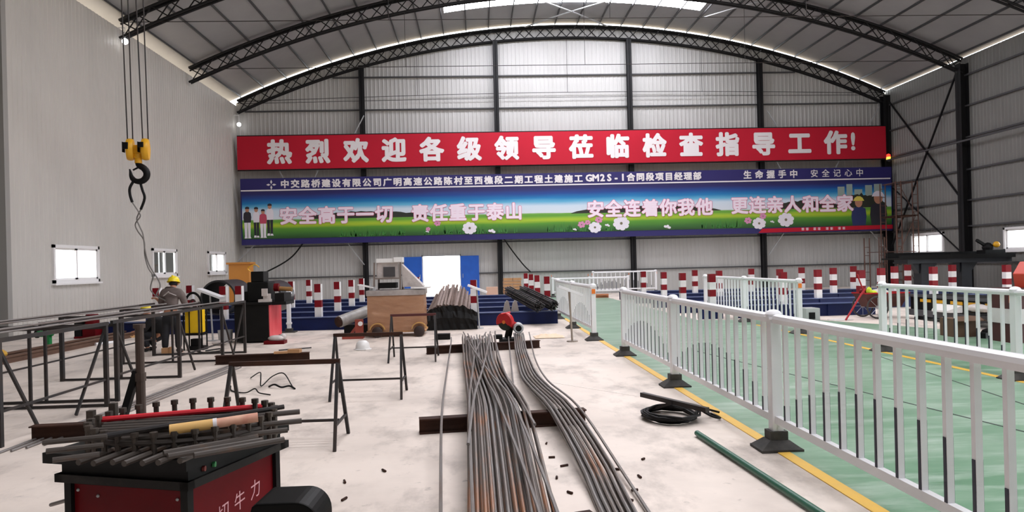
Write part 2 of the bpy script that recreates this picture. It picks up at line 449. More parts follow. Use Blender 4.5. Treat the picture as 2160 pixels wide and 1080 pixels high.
single('wall_rail', b, M_girt, 'long thin dark rail bracketed out along the right wall', 'rail')
# diagonal bracing
def brace(a, c, label, w=0.05, m=None, name='brace_bar', cat='brace'):
    b = MB(); b.bar(a, c, w, w * 0.6); return single(name, b, m or M_steel, label, cat)
brace((20.8, 35.4, 9.2), (20.8, 30.2, 3.9), 'dark diagonal brace falling from the corner across the right wall', 0.08)
brace((20.72, 30.2, 9.3), (20.72, 35.4, 1.9), 'dark diagonal brace crossing the falling one on the right wall', 0.08)
brace((20.8, 35.3, 4.9), (20.8, 30.3, 1.6), 'lower dark diagonal brace on the right wall above the window', 0.06)
wb = [((-10.61, 35.5, 2.9), (-11.55, 35.5, 2.0), 'pale strut below the left end of the meadow banner'),
      ((-6.37, 35.5, 2.9), (-5.5, 35.54, 1.7), 'pale strut from meadow banner down to the column left of the doors'),
      ((15.37, 35.5, 2.9), (14.5, 35.54, 1.7), 'long pale strut below the red strip of the meadow banner'),
      ((19.62, 35.5, 2.9), (20.56, 35.49, 1.75), 'pale strut below the right end of the meadow banner'),
      ((-5.9, 35.5, 7.9), (-5.35, 35.54, 8.95), 'pale strut rising from the red banner to the left column'),
      ((-9.51, 35.5, 6.5), (-9.2, 35.5, 5.8), 'short pale strut leaning right between the banners at left'),
      ((-7.5, 35.5, 6.5), (-7.86, 35.5, 5.8), 'short pale strut leaning left between the banners at left'),
      ((14.9, 35.5, 6.5), (15.3, 35.5, 5.8), 'short pale strut leaning right between the banners at right'),
      ((18.3, 35.5, 6.5), (17.9, 35.5, 5.8), 'short pale strut leaning left between the banners at right'),
      ((14.6, 35.54, 8.9), (15.2, 35.5, 7.9), 'pale strut falling from the right column to the red banner'),
      ((20.3, 35.47, 9.0), (19.7, 35.47, 8.0), 'pale strut at the right end above the red banner')]
for a, c, l in wb: brace(a, c, l, 0.07, M_galv, 'banner_strut', 'strut')
# crossed straps below the daylight sheet
def strap(x0, y0, x1, y1, label):
    b = MB(); n = 6
    pts = [(x0 + (x1 - x0) * i / n, y0 + (y1 - y0) * i / n) for i in range(n + 1)]
    for (p, q) in zip(pts[:-1], pts[1:]): b.bar((p[0], p[1], arc(p[0]) - 0.06), (q[0], q[1], arc(q[0]) - 0.06), 0.09, 0.03)
    single('roof_strap', b, M_galv, label, 'brace')
strap(3.3, 32.4, 6.7, 35.7, 'pale strap crossing under the ridge daylight sheet, upper end at left')
strap(6.0, 32.4, 2.6, 35.7, 'pale strap crossing under the ridge daylight sheet, upper end at right')
strap(10.75, 33.3, 12.4, 30.3, 'pale strap at the right end of the ridge daylight sheet')

# doors and windows
d1 = bpy.data.objects.new('door_1', None); COL.objects.link(d1); d1.location = (-1.79, YB, 0); d1['kind'] = 'structure'
M_dblue = P('blue_door_paint', (34, 96, 196), 0.42, 0.0, (26, 80, 172), 2, 0.6)
for sx, (x0, x1) in ((0, (-3.62, -2.74)), (1, (-0.84, 0.06))):
    b = MB(); b.box(x0, x1, YB - 0.2, YB - 0.15, 0.05, 2.03)
    lf = part('door_leaf', b, M_dblue, d1, bevel=0.006)
    b = MB(); hx = x1 - 0.1 if sx == 0 else x0 + 0.1
    b.bar((hx, YB - 0.23, 0.95), (hx, YB - 0.23, 1.15), 0.025); part('handle', b, M_galv, lf)
b = MB(); b.box(-2.76, -2.70, YB - 0.06, YB + 0.04, 0, 2.1); b.box(-0.88, -0.82, YB - 0.06, YB + 0.04, 0, 2.1); b.box(-2.76, -0.82, YB - 0.06, YB + 0.04, 2.04, 2.1)
part('frame', b, M_galv, d1)
M_upvc = P('white_window_frame', (232, 230, 230), 0.35)
def window(idx, X, y0, y1, z0, z1, inward, bars, four=False):
    t = bpy.data.objects.new('window_%d' % idx, None); COL.objects.link(t); t.location = (X, (y0 + y1) / 2, z0); t['kind'] = 'structure'
    b = MB(); f = 0.09; xa, xb = X - 0.06, X + 0.06
    b.box(xa, xb, y0, y1, z0, z0 + f); b.box(xa, xb, y0, y1, z1 - f, z1); b.box(xa, xb, y0, y0 + f, z0, z1); b.box(xa, xb, y1 - f, y1, z0, z1)
    part('frame', b, M_upvc, t)
    ym = (y0 + y1) / 2
    for (a, c, dx) in ((y0 + f, ym + 0.05, -0.02), (ym - 0.05, y1 - f, 0.02)):
        b = MB(); s = 0.075
        b.box(X + dx - 0.015, X + dx + 0.015, a, a + s, z0 + f, z1 - f); b.box(X + dx - 0.015, X + dx + 0.015, c - s, c, z0 + f, z1 - f)
        b.box(X + dx - 0.015, X + dx + 0.015, a, c, z0 + f, z0 + f + 0.05); b.box(X + dx - 0.015, X + dx + 0.015, a, c, z1 - f - 0.05, z1 - f)
        so = part('sash', b, M_upvc, t)
        b = MB(); b.box(X + dx - 0.004, X + dx + 0.004, a + s, c - s, z0 + f + 0.05, z1 - f - 0.05); part('pane', b, M_glass, so)
    if bars:
        b = MB()
        for k in range(bars):
            yy = y0 + (y1 - y0) * (k + 1) / (bars + 1); b.box(X - 0.2, X - 0.17, yy - 0.03, yy + 0.03, z0 + 0.02, z1 - 0.02)
        part('security_bars', b, M_galv, t)
    b = MB(); b.box(X - 0.05, X + 0.12 * inward, y0 - 0.03, y1 + 0.03, z0 - 0.05, z0); part('sill', b, M_upvc, t)
window(1, XL, *WL[0][:2], *WL[0][2:], 1, 0)
window(2, XL, *WL[1][:2], *WL[1][2:], 1, 3)
window(3, XL, *WL[2][:2], *WL[2][2:], 1, 3)
window(4, XR, *WR[0][:2], *WR[0][2:], -1, 0)
window(5, XR, *WR[1][:2], *WR[1][2:], -1, 0)
b = MB(); b.box(-14.4, -14.0, 29.6, 39.0, -0.2, 6)
single('outside_shed', b, P('brown_grey_shed', (34, 30, 28), 0.9, 0.0, (13, 13, 13), 1.5, 0.8, stretch=(1, 2.2, 0.05)), 'brown and grey shed wall outside the two barred left windows', 'shed')

# ------------------------------------------------------------------ banners
def chars(name, body, cx, zb, size, layers, mats, parent, width=1.0, spacing=1.0):
    """each printed character its own part; layers = [(y, offset)] one material each"""
    for i, ch in enumerate(body):
        if ch == ' ': continue
        b = MB()
        for k, (y, off) in enumerate(layers):
            b.mi = k; textmesh(b, ch, cx + i * spacing, zb, size, y, off, width, 1.0)
        part(name, b, mats, parent)
def textmesh(b, body, cx, zb, size, y, offset=0.012, width=None, spacing=None):
    """flat lettering facing the camera side; glyphs centred at cx + i*spacing on baseline zb"""
    for i, ch in enumerate(body):
        if ch == ' ': continue
        c = bpy.data.curves.new('tmp', 'FONT'); c.body = ch; c.resolution_u = 2
        o = bpy.data.objects.new('tmp', c); COL.objects.link(o)
        dg = bpy.context.evaluated_depsgraph_get()
        me = bpy.data.meshes.new_from_object(o.evaluated_get(dg))
        xs = [v.co.x for v in me.vertices]
        if xs:
            mx = (min(xs) + max(xs)) / 2; kx = (width or 1.0)
            px_ = cx + i * spacing
            nn = 1 if offset == 0 else (6 if offset < 0.03 else 10)
            for q in range(nn):
                ox, oz = (offset * cos(2 * PI * q / nn), offset * sin(2 * PI * q / nn)) if nn > 1 else (0, 0)
                b._add([(px_ + ((v.co.x - mx) * kx + ox) * size, y - 0.0004 * q, zb + (v.co.y + oz) * size) for v in me.vertices], [tuple(p.vertices) for p in me.polygons])
        bpy.data.objects.remove(o); bpy.data.curves.remove(c); bpy.data.meshes.remove(me)

YR = 35.32
t = thing('welcome_banner', 'long red banner with one row of big white characters high on the back wall', 'banner', (4.57, YR, 6.39))
M_bred = P('red_banner_cloth', (192, 26, 50), 0.6, 0.0, (176, 24, 46), 0.4, 0.6, spec=0.25)
b = MB(); b.box(-11.38, 20.52, YR, YR + 0.05, 6.39, 7.99); part('cloth', b, M_bred, t)
chars('white_character', '热烈欢迎各级领导莅临检查指导工作', -9.38, 6.78, 1.18, [(YR - 0.012, 0.048)], [M_letter], t, 1.0, 1.821)
chars('white_character', '!', 18.83, 6.86, 1.18, [(YR - 0.012, 0.035)], [M_letter], t)
b = MB()
for z in (6.36, 8.02): b.bar((-11.4, YR + 0.08, z), (20.54, YR + 0.08, z), 0.05)
part('frame', b, M_steel, t)

YM = 35.16
Z0, Z1 = 2.77, 5.94
t = thing('safety_banner', 'wide printed banner of blue sky and green meadow below the red one', 'banner', (4.72, YM, Z0))
m = bpy.data.materials.new('meadow_print'); m.use_nodes = True
nt = m.node_tree; pb = nt.nodes['Principled BSDF']; pb.inputs['Roughness'].default_value = 0.5
tc = nt.nodes.new('ShaderNodeTexCoord'); sp = nt.nodes.new('ShaderNodeSeparateXYZ'); nt.links.new(tc.outputs['Object'], sp.inputs[0])
nz = nt.nodes.new('ShaderNodeTexNoise'); nz.inputs['Scale'].default_value = 1.0; nz.inputs['Detail'].default_value = 5
mp = nt.nodes.new('ShaderNodeMapping'); mp.inputs['Scale'].default_value = (0.25, 1, 2.2)
nt.links.new(tc.outputs['Object'], mp.inputs[0]); nt.links.new(mp.outputs[0], nz.inputs['Vector'])
ma = nt.nodes.new('ShaderNodeMath'); ma.operation = 'MULTIPLY_ADD'; ma.inputs[1].default_value = 0.22; ma.inputs[2].default_value = -0.11
nt.links.new(nz.outputs['Fac'], ma.inputs[0])
ad = nt.nodes.new('ShaderNodeMath'); ad.operation = 'ADD'; nt.links.new(sp.outputs['Z'], ad.inputs[0]); nt.links.new(ma.outputs[0], ad.inputs[1])
mr = nt.nodes.new('ShaderNodeMapRange'); mr.inputs['From Min'].default_value = 0.28; mr.inputs['From Max'].default_value = 2.56
nt.links.new(ad.outputs[0], mr.inputs['Value'])
rp = nt.nodes.new('ShaderNodeValToRGB'); nt.links.new(mr.outputs[0], rp.inputs['Fac'])
stops = [(0.0, (30, 72, 30)), (0.08, (52, 104, 42)), (0.2, (86, 150, 44)), (0.27, (170, 196, 44)), (0.31, (150, 190, 50)), (0.36, (96, 160, 52)), (0.40, (112, 168, 64)),
         (0.415, (214, 222, 232)), (0.58, (204, 220, 236)), (0.66, (96, 176, 214)), (0.74, (14, 120, 182)), (0.84, (16, 66, 142)), (0.93, (34, 34, 98)), (1.0, (34, 28, 84))]
cr = rp.color_ramp
while len(cr.elements) < len(stops): cr.elements.new(0.5)
for e, (p, c) in zip(cr.elements, stops): e.position = p; e.color = lin(c)
nt.links.new(rp.outputs[0], pb.inputs['Base Color'])
M_meadow = m
M_bnavy = P('navy_banner_print', (36, 30, 98), 0.5)
b = MB(); b.box(-11.22, 20.67, YM, YM + 0.06, Z0, Z1); part('panel', b, M_bnavy, t)
b = MB(); b.box(-11.16, 20.62, YM - 0.01, YM - 0.002, 3.05, 5.33); part('landscape_print', b, M_meadow, t)
b = MB(); b.box(-11.2, 20.6, YM - 0.01, YM, 5.335, 5.395); part('white_rule', b, M_letter, t)
for args in (('中交路桥建设有限公司广明高速公路陈村至西樵段二期工程土建施工', -9.12, 5.505, 0.40, 0.045, 1.05, 0.487), ('GM2S-1', 5.51, 5.51, 0.46, 0.045, 1.0, 0.335), ('合同段项目经理部', 7.58, 5.52, 0.40, 0.045, 1.05, 0.47),
             ('生命握手中', 13.38, 5.52, 0.42, 0.032, 1.0, 0.58), ('安全记心中', 16.74, 5.53, 0.40, 0.012, 1.0, 0.575)):
    chars('header_character', args[0], args[1], args[2], args[3], [(YM - 0.012, args[4])], [M_letter], t, args[5], args[6])
b = MB()
for k in range(4):
    a = PI / 4 + k * PI / 2 - PI / 4
    M = Matrix.Translation((-9.76, YM - 0.012, 5.63)) @ Matrix.Rotation(a, 4, 'Y')
    b._add([M @ Vector(p) for p in ((0.03, 0, 0), (0.13, 0, 0.05), (0.24, 0, 0), (0.13, 0, -0.05))], [(0, 1, 2, 3)])
part('emblem', b, M_letter, t)
M_pink = P('pink_letter_outline', (214, 96, 140), 0.6)
M_pale = P('pale_pink_letter', (246, 228, 242), 0.6)
for tx, x0, z0_, sp_ in (('安全高于一切', -8.98, 3.80, 0.905), ('责任重于泰山', -2.72, 3.80, 0.905), ('安全连着你我他', 5.80, 3.82, 0.895), ('更连亲人和全家', 12.95, 3.85, 0.885)):
    chars('slogan_character', tx, x0, z0_, 0.86, [(YM - 0.022, 0.058), (YM - 0.030, 0.036)], [M_pink, M_pale], t, 1.0, sp_)
# printed scenery
def flat(b, pts, y):
    b._add([(p[0], y, p[1]) for p in pts], [tuple(range(len(pts)))])
M_hill = P('dark_hill_print', (40, 44, 34), 0.6)
def hill(x0, x1, h, base=3.95, seed=1, y=YM - 0.014):
    r = random.Random(seed); n = 26; b = MB()
    top = [(x0 + (x1 - x0) * i / n, base + 0.02 + h * (max(0.0, sin(PI * i / n)) ** 0.6) * (0.75 + 0.25 * r.random())) for i in range(n + 1)]
    for (p, q) in zip(top[:-1], top[1:]): flat(b, [(p[0], base), (q[0], base), q, p], y)
    part('hill_print', b, M_hill, t)
hill(-8.4, -2.2, 0.33, seed=3); hill(4.6, 12.0, 0.33, seed=5); hill(14.4, 18.2, 0.42, seed=6); hill(17.8, 20.4, 0.75, seed=8, y=YM - 0.0150)
M_tower = P('pale_tower_print', (150, 166, 160), 0.6)
for (x0, wd, h) in ((17.9, .35, 5.0), (18.35, .3, 5.12), (18.75, .4, 4.85), (19.3, .35, 5.05), (19.75, .4, 5.1)):
    b = MB(); flat(b, [(x0, 4.3), (x0 + wd, 4.3), (x0 + wd, h), (x0, h)], YM - 0.012); part('tower_print', b, M_tower, t)
M_tuft = P('grass_tuft_print', (62, 132, 56), 0.6)
b = MB(); r = random.Random(4)
for c0, c1, nn in ((-6.6, -3.4, 60), (-2.6, 0.8, 60), (1.0, 2.2, 10), (3.4, 6.8, 60), (11.0, 13.0, 40)):
    for k in range(nn):
        xx = r.uniform(c0, c1); h = r.uniform(.2, .5); dx = r.uniform(-.12, .12); zb = 3.06 + r.uniform(0, .06)
        flat(b, [(xx, zb), (xx + .045, zb), (xx + dx + .02, zb + h)], YM - 0.0145)
part('grass_print', b, M_tuft, t)['kind'] = 'stuff'
M_petal = P('white_petal_print', (232, 226, 236), 0.6)
M_petalp = P('pink_petal_print', (214, 140, 180), 0.6)
M_fcentre = P('flower_centre_print', (120, 112, 90), 0.6)
def flower(mm, x, z, r_, n=8, half=False):
    b = MB()
    for k in range(n):
        a = 2 * PI * k / n + 0.2
        if half and sin(a) < -0.1: continue
        ca, sa = cos(a), sin(a)
        pts = [(x, z), (x + ca * r_ * .62 + sa * r_ * .36, z + (sa * r_ * .62 - ca * r_ * .36) * .85), (x + ca * r_ * .9 + sa * r_ * .25, z + (sa * r_ * .9 - ca * r_ * .25) * .85), (x + ca * r_, z + sa * r_ * .85), (x + ca * r_ * .9 - sa * r_ * .25, z + (sa * r_ * .9 + ca * r_ * .25) * .85), (x + ca * r_ * .62 - sa * r_ * .36, z + (sa * r_ * .62 + ca * r_ * .36) * .85)]
        flat(b, pts, YM - 0.017 - 0.0004 * k)
    fp_ = part('flower_print', b, mm, t)
    b = MB(); flat(b, [(x + r_ * .17 * cos(2 * PI * k / 8), z + r_ * .17 * sin(2 * PI * k / 8)) for k in range(8)], YM - 0.0215); part('flower_centre', b, M_fcentre, fp_)
for (x, z, rr) in ((-0.35, 3.35, .36), (5.75, 3.25, .33), (7.05, 3.42, .42), (13.9, 3.27, .35), (15.25, 3.42, .42)): flower(M_petal, x, z, rr)
for (x, z, rr) in ((0.7, 3.12, .2), (4.75, 3.14, .11), (6.35, 3.3, .14), (9.3, 3.14, .2), (14.55, 3.3, .12), (-2.4, 3.2, .1)): flower(M_petal, x, z, rr, 6, True)
for (x, z, rr) in ((-1.9, 3.62, .17), (-2.35, 3.35, .12), (5.1, 3.4, .2), (5.95, 3.62, .2), (5.4, 3.5, .15), (13.35, 3.42, .2), (14.1, 3.62, .18)): flower(M_petalp, x, z, rr, 6)
def ell(b, x, z, rx, rz, y, n=12): flat(b, [(x + rx * cos(2 * PI * k / n), z + rz * sin(2 * PI * k / n)) for k in range(n)], y)
# a family printed at the left end, two workers printed at the right end
FIG = [M_petal, P('printed_dark', (40, 38, 48), 0.6), P('printed_face', (186, 132, 106), 0.6), P('printed_red', (190, 70, 96), 0.6), P('printed_yellow', (220, 206, 90), 0.6), P('printed_navy', (38, 48, 96), 0.6)]
def figure(x, z0, h, wd, top, legs, y, hat=None, half=False):
    b = MB(); zt = z0 + h
    sh, hip = z0 + h * (.83 if not half else .62), z0 + h * .5
    if not half:
        b.mi = legs; flat(b, [(x - wd * .36, z0 + .06 * h), (x - wd * .04, z0 + .06 * h), (x - .01, hip), (x - wd * .42, hip)], y); flat(b, [(x + wd * .06, z0 + .04 * h), (x + wd * .36, z0 + .04 * h), (x + wd * .42, hip), (x + .01, hip)], y)
        b.mi = 0; flat(b, [(x - wd * .42, z0), (x - wd * .02, z0), (x - wd * .04, z0 + .07 * h), (x - wd * .36, z0 + .07 * h)], y - .0004); flat(b, [(x + wd * .04, z0), (x + wd * .46, z0), (x + wd * .36, z0 + .06 * h), (x + wd * .06, z0 + .06 * h)], y - .0004)
    else: hip = z0
    b.mi = top; flat(b, [(x - wd * .44, hip), (x + wd * .44, hip), (x + wd * .52, (hip + sh) / 2), (x + wd * .46, sh - .03 * h), (x + wd * .15, sh + .03 * h), (x - wd * .15, sh + .03 * h), (x - wd * .46, sh - .03 * h), (x - wd * .52, (hip + sh) / 2)], y - .0008)
    hh = (zt - sh) / 2
    b.mi = 2; ell(b, x, sh + hh, hh * .72, hh * .95, y - .0012)
    b.mi = 1 if hat is None else hat
    zc = sh + hh * 1.25
    flat(b, [(x - hh * (.78 if hat is None else 1.05), zc), (x + hh * (.78 if hat is None else 1.05), zc), (x + hh * .75, zc + hh * .55), (x + hh * .3, zc + hh * .85), (x - hh * .3, zc + hh * .85), (x - hh * .75, zc + hh * .55)], y - .0016)
    part('printed_person', b, FIG, t)
y = YM - 0.016
figure(-10.92, 3.09, 1.50, .36, 1, 0, y); figure(-10.50, 3.12, 1.45, .30, 0, 1, y - .002); figure(-9.86, 3.2, 1.52, .34, 0, 1, y); figure(-10.18, 3.1, 1.36, .34, 3, 0, y - .004)
figure(18.95, 3.06, 1.42, .74, 5, 1, y, 4, True); figure(19.95, 3.06, 1.66, .84, 1, 1, y - .002, 0, True)
b = MB(); flat(b, [(13.85, 2.80), (20.65, 2.86), (20.65, 3.06), (14.05, 3.0)], YM - 0.024); part('red_strip', b, M_bred, t)
for wx in (16.02, 16.62, 17.25, 17.87):      # worn small characters, too small to read
    for c in range(2):
        b = MB(); x0 = wx + c * .22
        for k in range(3): flat(b, [(x0, 2.885 + k * .045), (x0 + .14, 2.885 + k * .045), (x0 + .14, 2.905 + k * .045), (x0, 2.905 + k * .045)], YM - 0.027)
        flat(b, [(x0 + .06, 2.87), (x0 + .085, 2.87), (x0 + .085, 3.0), (x0 + .06, 3.0)], YM - 0.028)
        part('small_character', b, M_pale, t)
# hanging cables on the back wall
def cable(pts, r, label, m=None, name='cable', cat='cable', group=None, n=6):
    from mathutils.geometry import interpolate_bezier
    P_ = [Vector(p) for p in pts]; out = []
    for i in range(len(P_) - 1):      # catmull-rom
        p0 = P_[max(i - 1, 0)]; p1 = P_[i]; p2 = P_[i + 1]; p3 = P_[min(i + 2, len(P_) - 1)]
        for k in range(6):
            t_ = k / 6
            out.append(0.5 * ((2 * p1) + (p2 - p0) * t_ + (2 * p0 - 5 * p1 + 4 * p2 - p3) * t_ ** 2 + (3 * p1 - p0 - 3 * p2 + p3) * t_ ** 3))
    out.append(P_[-1])
    b = MB(); b.tube(out, r, n)
    return single(name, b, m or M_black, label, cat, group, smooth=True)
def curve_pts(pts, step=6):
    P_ = [Vector(p) for p in pts]; out = []
    for i in range(len(P_) - 1):
        p0 = P_[max(i - 1, 0)]; p1 = P_[i]; p2 = P_[i + 1]; p3 = P_[min(i + 2, len(P_) - 1)]
        for k in range(step):
            t_ = k / step
            out.append(0.5 * ((2 * p1) + (p2 - p0) * t_ + (2 * p0 - 5 * p1 + 4 * p2 - p3) * t_ ** 2 + (3 * p1 - p0 - 3 * p2 + p3) * t_ ** 3))
    out.append(P_[-1]); return out
cable([(-8.35, 35.2, 2.79), (-8.9, 35.4, 2.2), (-9.6, 35.45, 1.75), (-10.6, 35.4, 1.3), (-11.56, 35.3, 1.02)], 0.035, 'black cable sagging from the meadow banner to the left corner')
cable([(1.3, 35.2, 2.79), (1.75, 35.5, 2.15), (2.25, 35.6, 1.5), (2.6, 35.89, 1.16)], 0.03, 'black cable slanting down beside the column right of the doors')

# alarm light on the corner column
t = thing('alarm_light', 'small lit red and yellow alarm light on the right corner column', 'lamp', (20.66, 35.42, 6.3))
b = MB(); b.box(20.6, 20.74, 35.30, 35.53, 6.30, 6.34); part('bracket', b, M_black, t)
b = MB(); b.lathe([(0.001, 6.34), (.10, 6.34), (.10, 6.46), (.001, 6.46)], (20.66, 35.38, 0), 12); part('yellow_lens', b, P('lit_yellow_lens', (255, 200, 70), .4, emit=2.2), t)
b = MB(); b.lathe([(0.001, 6.46), (.10, 6.46), (.09, 6.58), (.001, 6.63)], (20.66, 35.38, 0), 12); part('red_lens', b, P('lit_red_lens', (255, 60, 40), .4, emit=1.6), t)

# ------------------------------------------------------------------ white guard fences
def fence(label, pts, rails, z=1.13, nb=13, arch=True, world_dir=None, strips=True, refl=True):
    """pts: post positions; consecutive posts are joined by a panel"""
    p0 = Vector((pts[0][0], pts[0][1], 0))
    t = thing('guard_fence', label, 'fence', p0)
    for i, p in enumerate(pts):
        x, y = p[0], p[1]
        q = pts[i + 1] if i + 1 < len(pts) else pts[i - 1]
        ang = atan2(q[1] - y, q[0] - x) - PI / 2
        M = Matrix.Translation((x, y, 0)) @ Matrix.Rotation(ang, 4, 'Z')
        b = MB(); b.box(-.045, .045, -.045, .045, .02, z - .06, M); po = part('post', b, M_white, t, bevel=.006)
        b = MB(); b.box(-.062, .062, -.062, .062, z - .075, z - .055, M)
        b.lathe([(.062, z - .055), (.066, z - .035), (.052, z - .012), (.025, z), (.001, z + .003)], (x, y, 0), 14)
        part('cap', b, M_white, po, smooth=True)
        b = MB(); b.box(-.17, .17, -.13, .13, 0, .022, M)
        top = [M @ Vector(v) for v in ((-.08, -.07, .085), (.08, -.07, .085), (.08, .07, .085), (-.08, .07, .085))]
        bot = [M @ Vector(v) for v in ((-.165, -.125, .022), (.165, -.125, .022), (.165, .125, .022), (-.165, .125, .022))]
        b._add(bot + top, [(0, 1, 5, 4), (1, 2, 6, 5), (2, 3, 7, 6), (3, 0, 4, 7), (4, 5, 6, 7)])
        b.box(-.072, .072, -.062, .062, .085, .155, M)
        part('rubber_foot', b, M_rubber, po)
        if refl:
            b = MB(); b.box(-.035, .035, -.062, -.045, .93, 1.02, M); part('reflector', b, M_orange, po)
    for (p, q) in zip(pts[:-1], pts[1:]):
        a = Vector((p[0], p[1], 0)); c = Vector((q[0], q[1], 0)); d = (c - a); L = d.length; d.normalize()
        nrm = Vector((-d.y, d.x, 0))
        b = MB(); A, C_ = a + d * .045, c - d * .045
        # rounded top rail
        prof = [(-.03, z - .105), (.03, z - .105), (.036, z - .07), (.03, z - .045), (.012, z - .032), (-.012, z - .032), (-.03, z - .045), (-.036, z - .07)]
        vs = [A + nrm * u + Vector((0, 0, v)) for u, v in prof] + [C_ + nrm * u + Vector((0, 0, v)) for u, v in prof]
        n = len(prof); b._add(vs, [tuple(range(n)), tuple(range(n, 2 * n))] + [(i, (i + 1) % n, n + (i + 1) % n, n + i) for i in range(n)])
        part('top_rail', b, M_white, t)
        b = MB(); b.bar(A + Vector((0, 0, .245)), C_ + Vector((0, 0, .245)), .045, .06); part('bottom_rail', b, M_white, t)
        for k in range(nb):
            f = (k + 1) / (nb + 1); o = a + d * (L * f)
            b = MB(); b.bar(o + Vector((0, 0, .27)), o + Vector((0, 0, z - .1)), .03, .036, up=nrm)
            bo = part('baluster', b, M_white, t)
            if strips:
                s = (f - .5) * 2; zt = .685 - .40 * s * s
                b = MB()
                for sd in (-1, 1):
                    e = o + nrm * (sd * .0195); b.bar(e + Vector((0, 0, .275)), e + Vector((0, 0, zt)), .022, .004, up=nrm)
                part('strip', b, M_navy, bo)
    return t
fence('long white guard fence along the yellow line, nearest to the steel bars', [(2.385, 11.86), (2.385, 8.82), (2.385, 5.78), (2.385, 2.74)], 3)
fence('white guard fence along the far yellow line at the right edge', [(6.5, 11.4), (6.5, 8.5), (6.5, 5.5)], 2, nb=12)
fence('white guard fence before the navy beams right of the passage, beyond a gap', [(6.5, 20.5), (6.5, 17.47), (6.5, 14.44)], 2)
fence('white guard fence beside the dark bar bundles, left of the passage', [(2.2, 20.1), (2.22, 17.1), (2.27, 14.3)], 2)
fence('low white guard fence at the far end of the green passage', [(3.4, 33.0), (5.1, 33.1), (6.9, 33.2)], 2, z=.9, nb=9)
fence('farthest white guard fence, taller and close to the back wall column', [(5.5, 34.5), (8.55, 34.6)], 1)
# a lone post of such a fence by the black machine
t = thing('fence_post', 'single white fence post on a rubber foot right of the black machine', 'post', (-4.7, 18.2, 0))
b = MB(); b.box(-4.745, -4.655, 18.155, 18.245, .02, 1.06); b.box(-4.76, -4.64, 18.14, 18.26, .2, .25); b.box(-4.77, -4.63, 18.13, 18.27, .95, 1.0)
part('post', b, M_white, t, bevel=.006)
b = MB(); b.lathe([(.062, 1.06), (.066, 1.08), (.05, 1.1), (.001, 1.12)], (-4.7, 18.2, 0), 14); part('cap', b, M_white, t, smooth=True)
b = MB(); b.box(-4.87, -4.53, 18.07, 18.33, 0, .03); b.box(-4.78, -4.62, 18.12, 18.28, .03, .1); part('rubber_foot', b, M_rubber, t)

# ------------------------------------------------------------------ navy form beams and banded posts
rowY = [18.72, 21.08, 23.7, 26.4, 29.3]
ordn = ['front', 'second', 'third', 'fourth', 'rear']
def form_beam(x0, x1, y, label):
    t = thing('form_beam', label, 'steel beam', ((x0 + x1) / 2, y, 0), 0, 'navy steel form beams')
    b = MB(); b.box(x0, x1, y - .14, y - .12, 0, .31); b.box(x0, x1, y + .12, y + .14, 0, .31); b.box(x0, x1, y - .12, y + .12, 0, .03)
    x = x0 + .5
    while x < x1: b.box(x - .01, x + .01, y - .17, y - .14, 0, .31); x += 1.9
    part('body', b, M_blue, t)
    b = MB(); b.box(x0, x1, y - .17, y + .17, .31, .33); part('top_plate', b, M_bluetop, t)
for i, y in enumerate(rowY):
    form_beam(-9.4, 2.02, y, 'navy steel form beam left of the passage, %s row' % ordn[i])
    x0 = 6.72 if i == 0 else 5.75
    x1 = (10.4, 16.3, 16.4, 16.5, 12.5)[i]
    form_beam(x0, x1, y, 'navy steel form beam right of the passage, %s row' % ordn[i])
form_beam(5.75, 6.34, 18.72, 'short navy steel beam stub in the passage under one red and white post')
def marker(x, y, label, grp, side=True, zb=.33, h=.84, w=.17):
    b = MB(); bands = [(h - .215, h, 1), (.43, h - .215, 0), (.25, .43, 1), (0, .25, 0)]
    for (z0, z1, k) in bands:
        b.mat(k); b.box(x - w / 2, x + w / 2 - (.012 if z0 > .5 and side else 0), y - w / 2, y + w / 2, zb + z0, zb + z1)
    if side: b.mat(0); b.box(x + w / 2 - .012, x + w / 2, y - w / 2, y + w / 2, zb + h - .215, zb + h)  # light from the right painted as a white face on the top band
    return single('marker_post', b, [M_wband, M_red], label, 'marker post', grp)
left = {0: [-8.1, -6.45, -6.06, -4.08, -0.12], 1: [-8.2, -4.05, 2.0], 2: [-6.02, -4.1, -2.1, 1.93], 3: [-6.08, -4.2, -2.2, 1.93], 4: [1.93]}
nth = ['first', 'second', 'third', 'fourth', 'fifth', 'sixth', 'seventh']
for r_, xs_ in left.items():
    for k, x in enumerate(xs_):
        marker(x, rowY[r_], 'red and white post on the left beams, %s row, %s from left' % (ordn[r_], nth[k]), 'red and white posts on the left beams')
right = {0: [6.1, 8.0, 10.1], 1: [6.0, 10.07, 12.0, 13.6, 15.87], 2: [6.12, 7.98, 10.03, 11.85, 13.95, 15.95], 3: [6.06, 7.98, 10.1, 12.0, 13.97, 16.05]}
for r_, xs_ in right.items():
    for k, x in enumerate(xs_):
        marker(x, rowY[r_], 'red and white post on the right beams, %s row, %s from left' % (ordn[r_], nth[k]), 'red and white posts on the right beams', False)

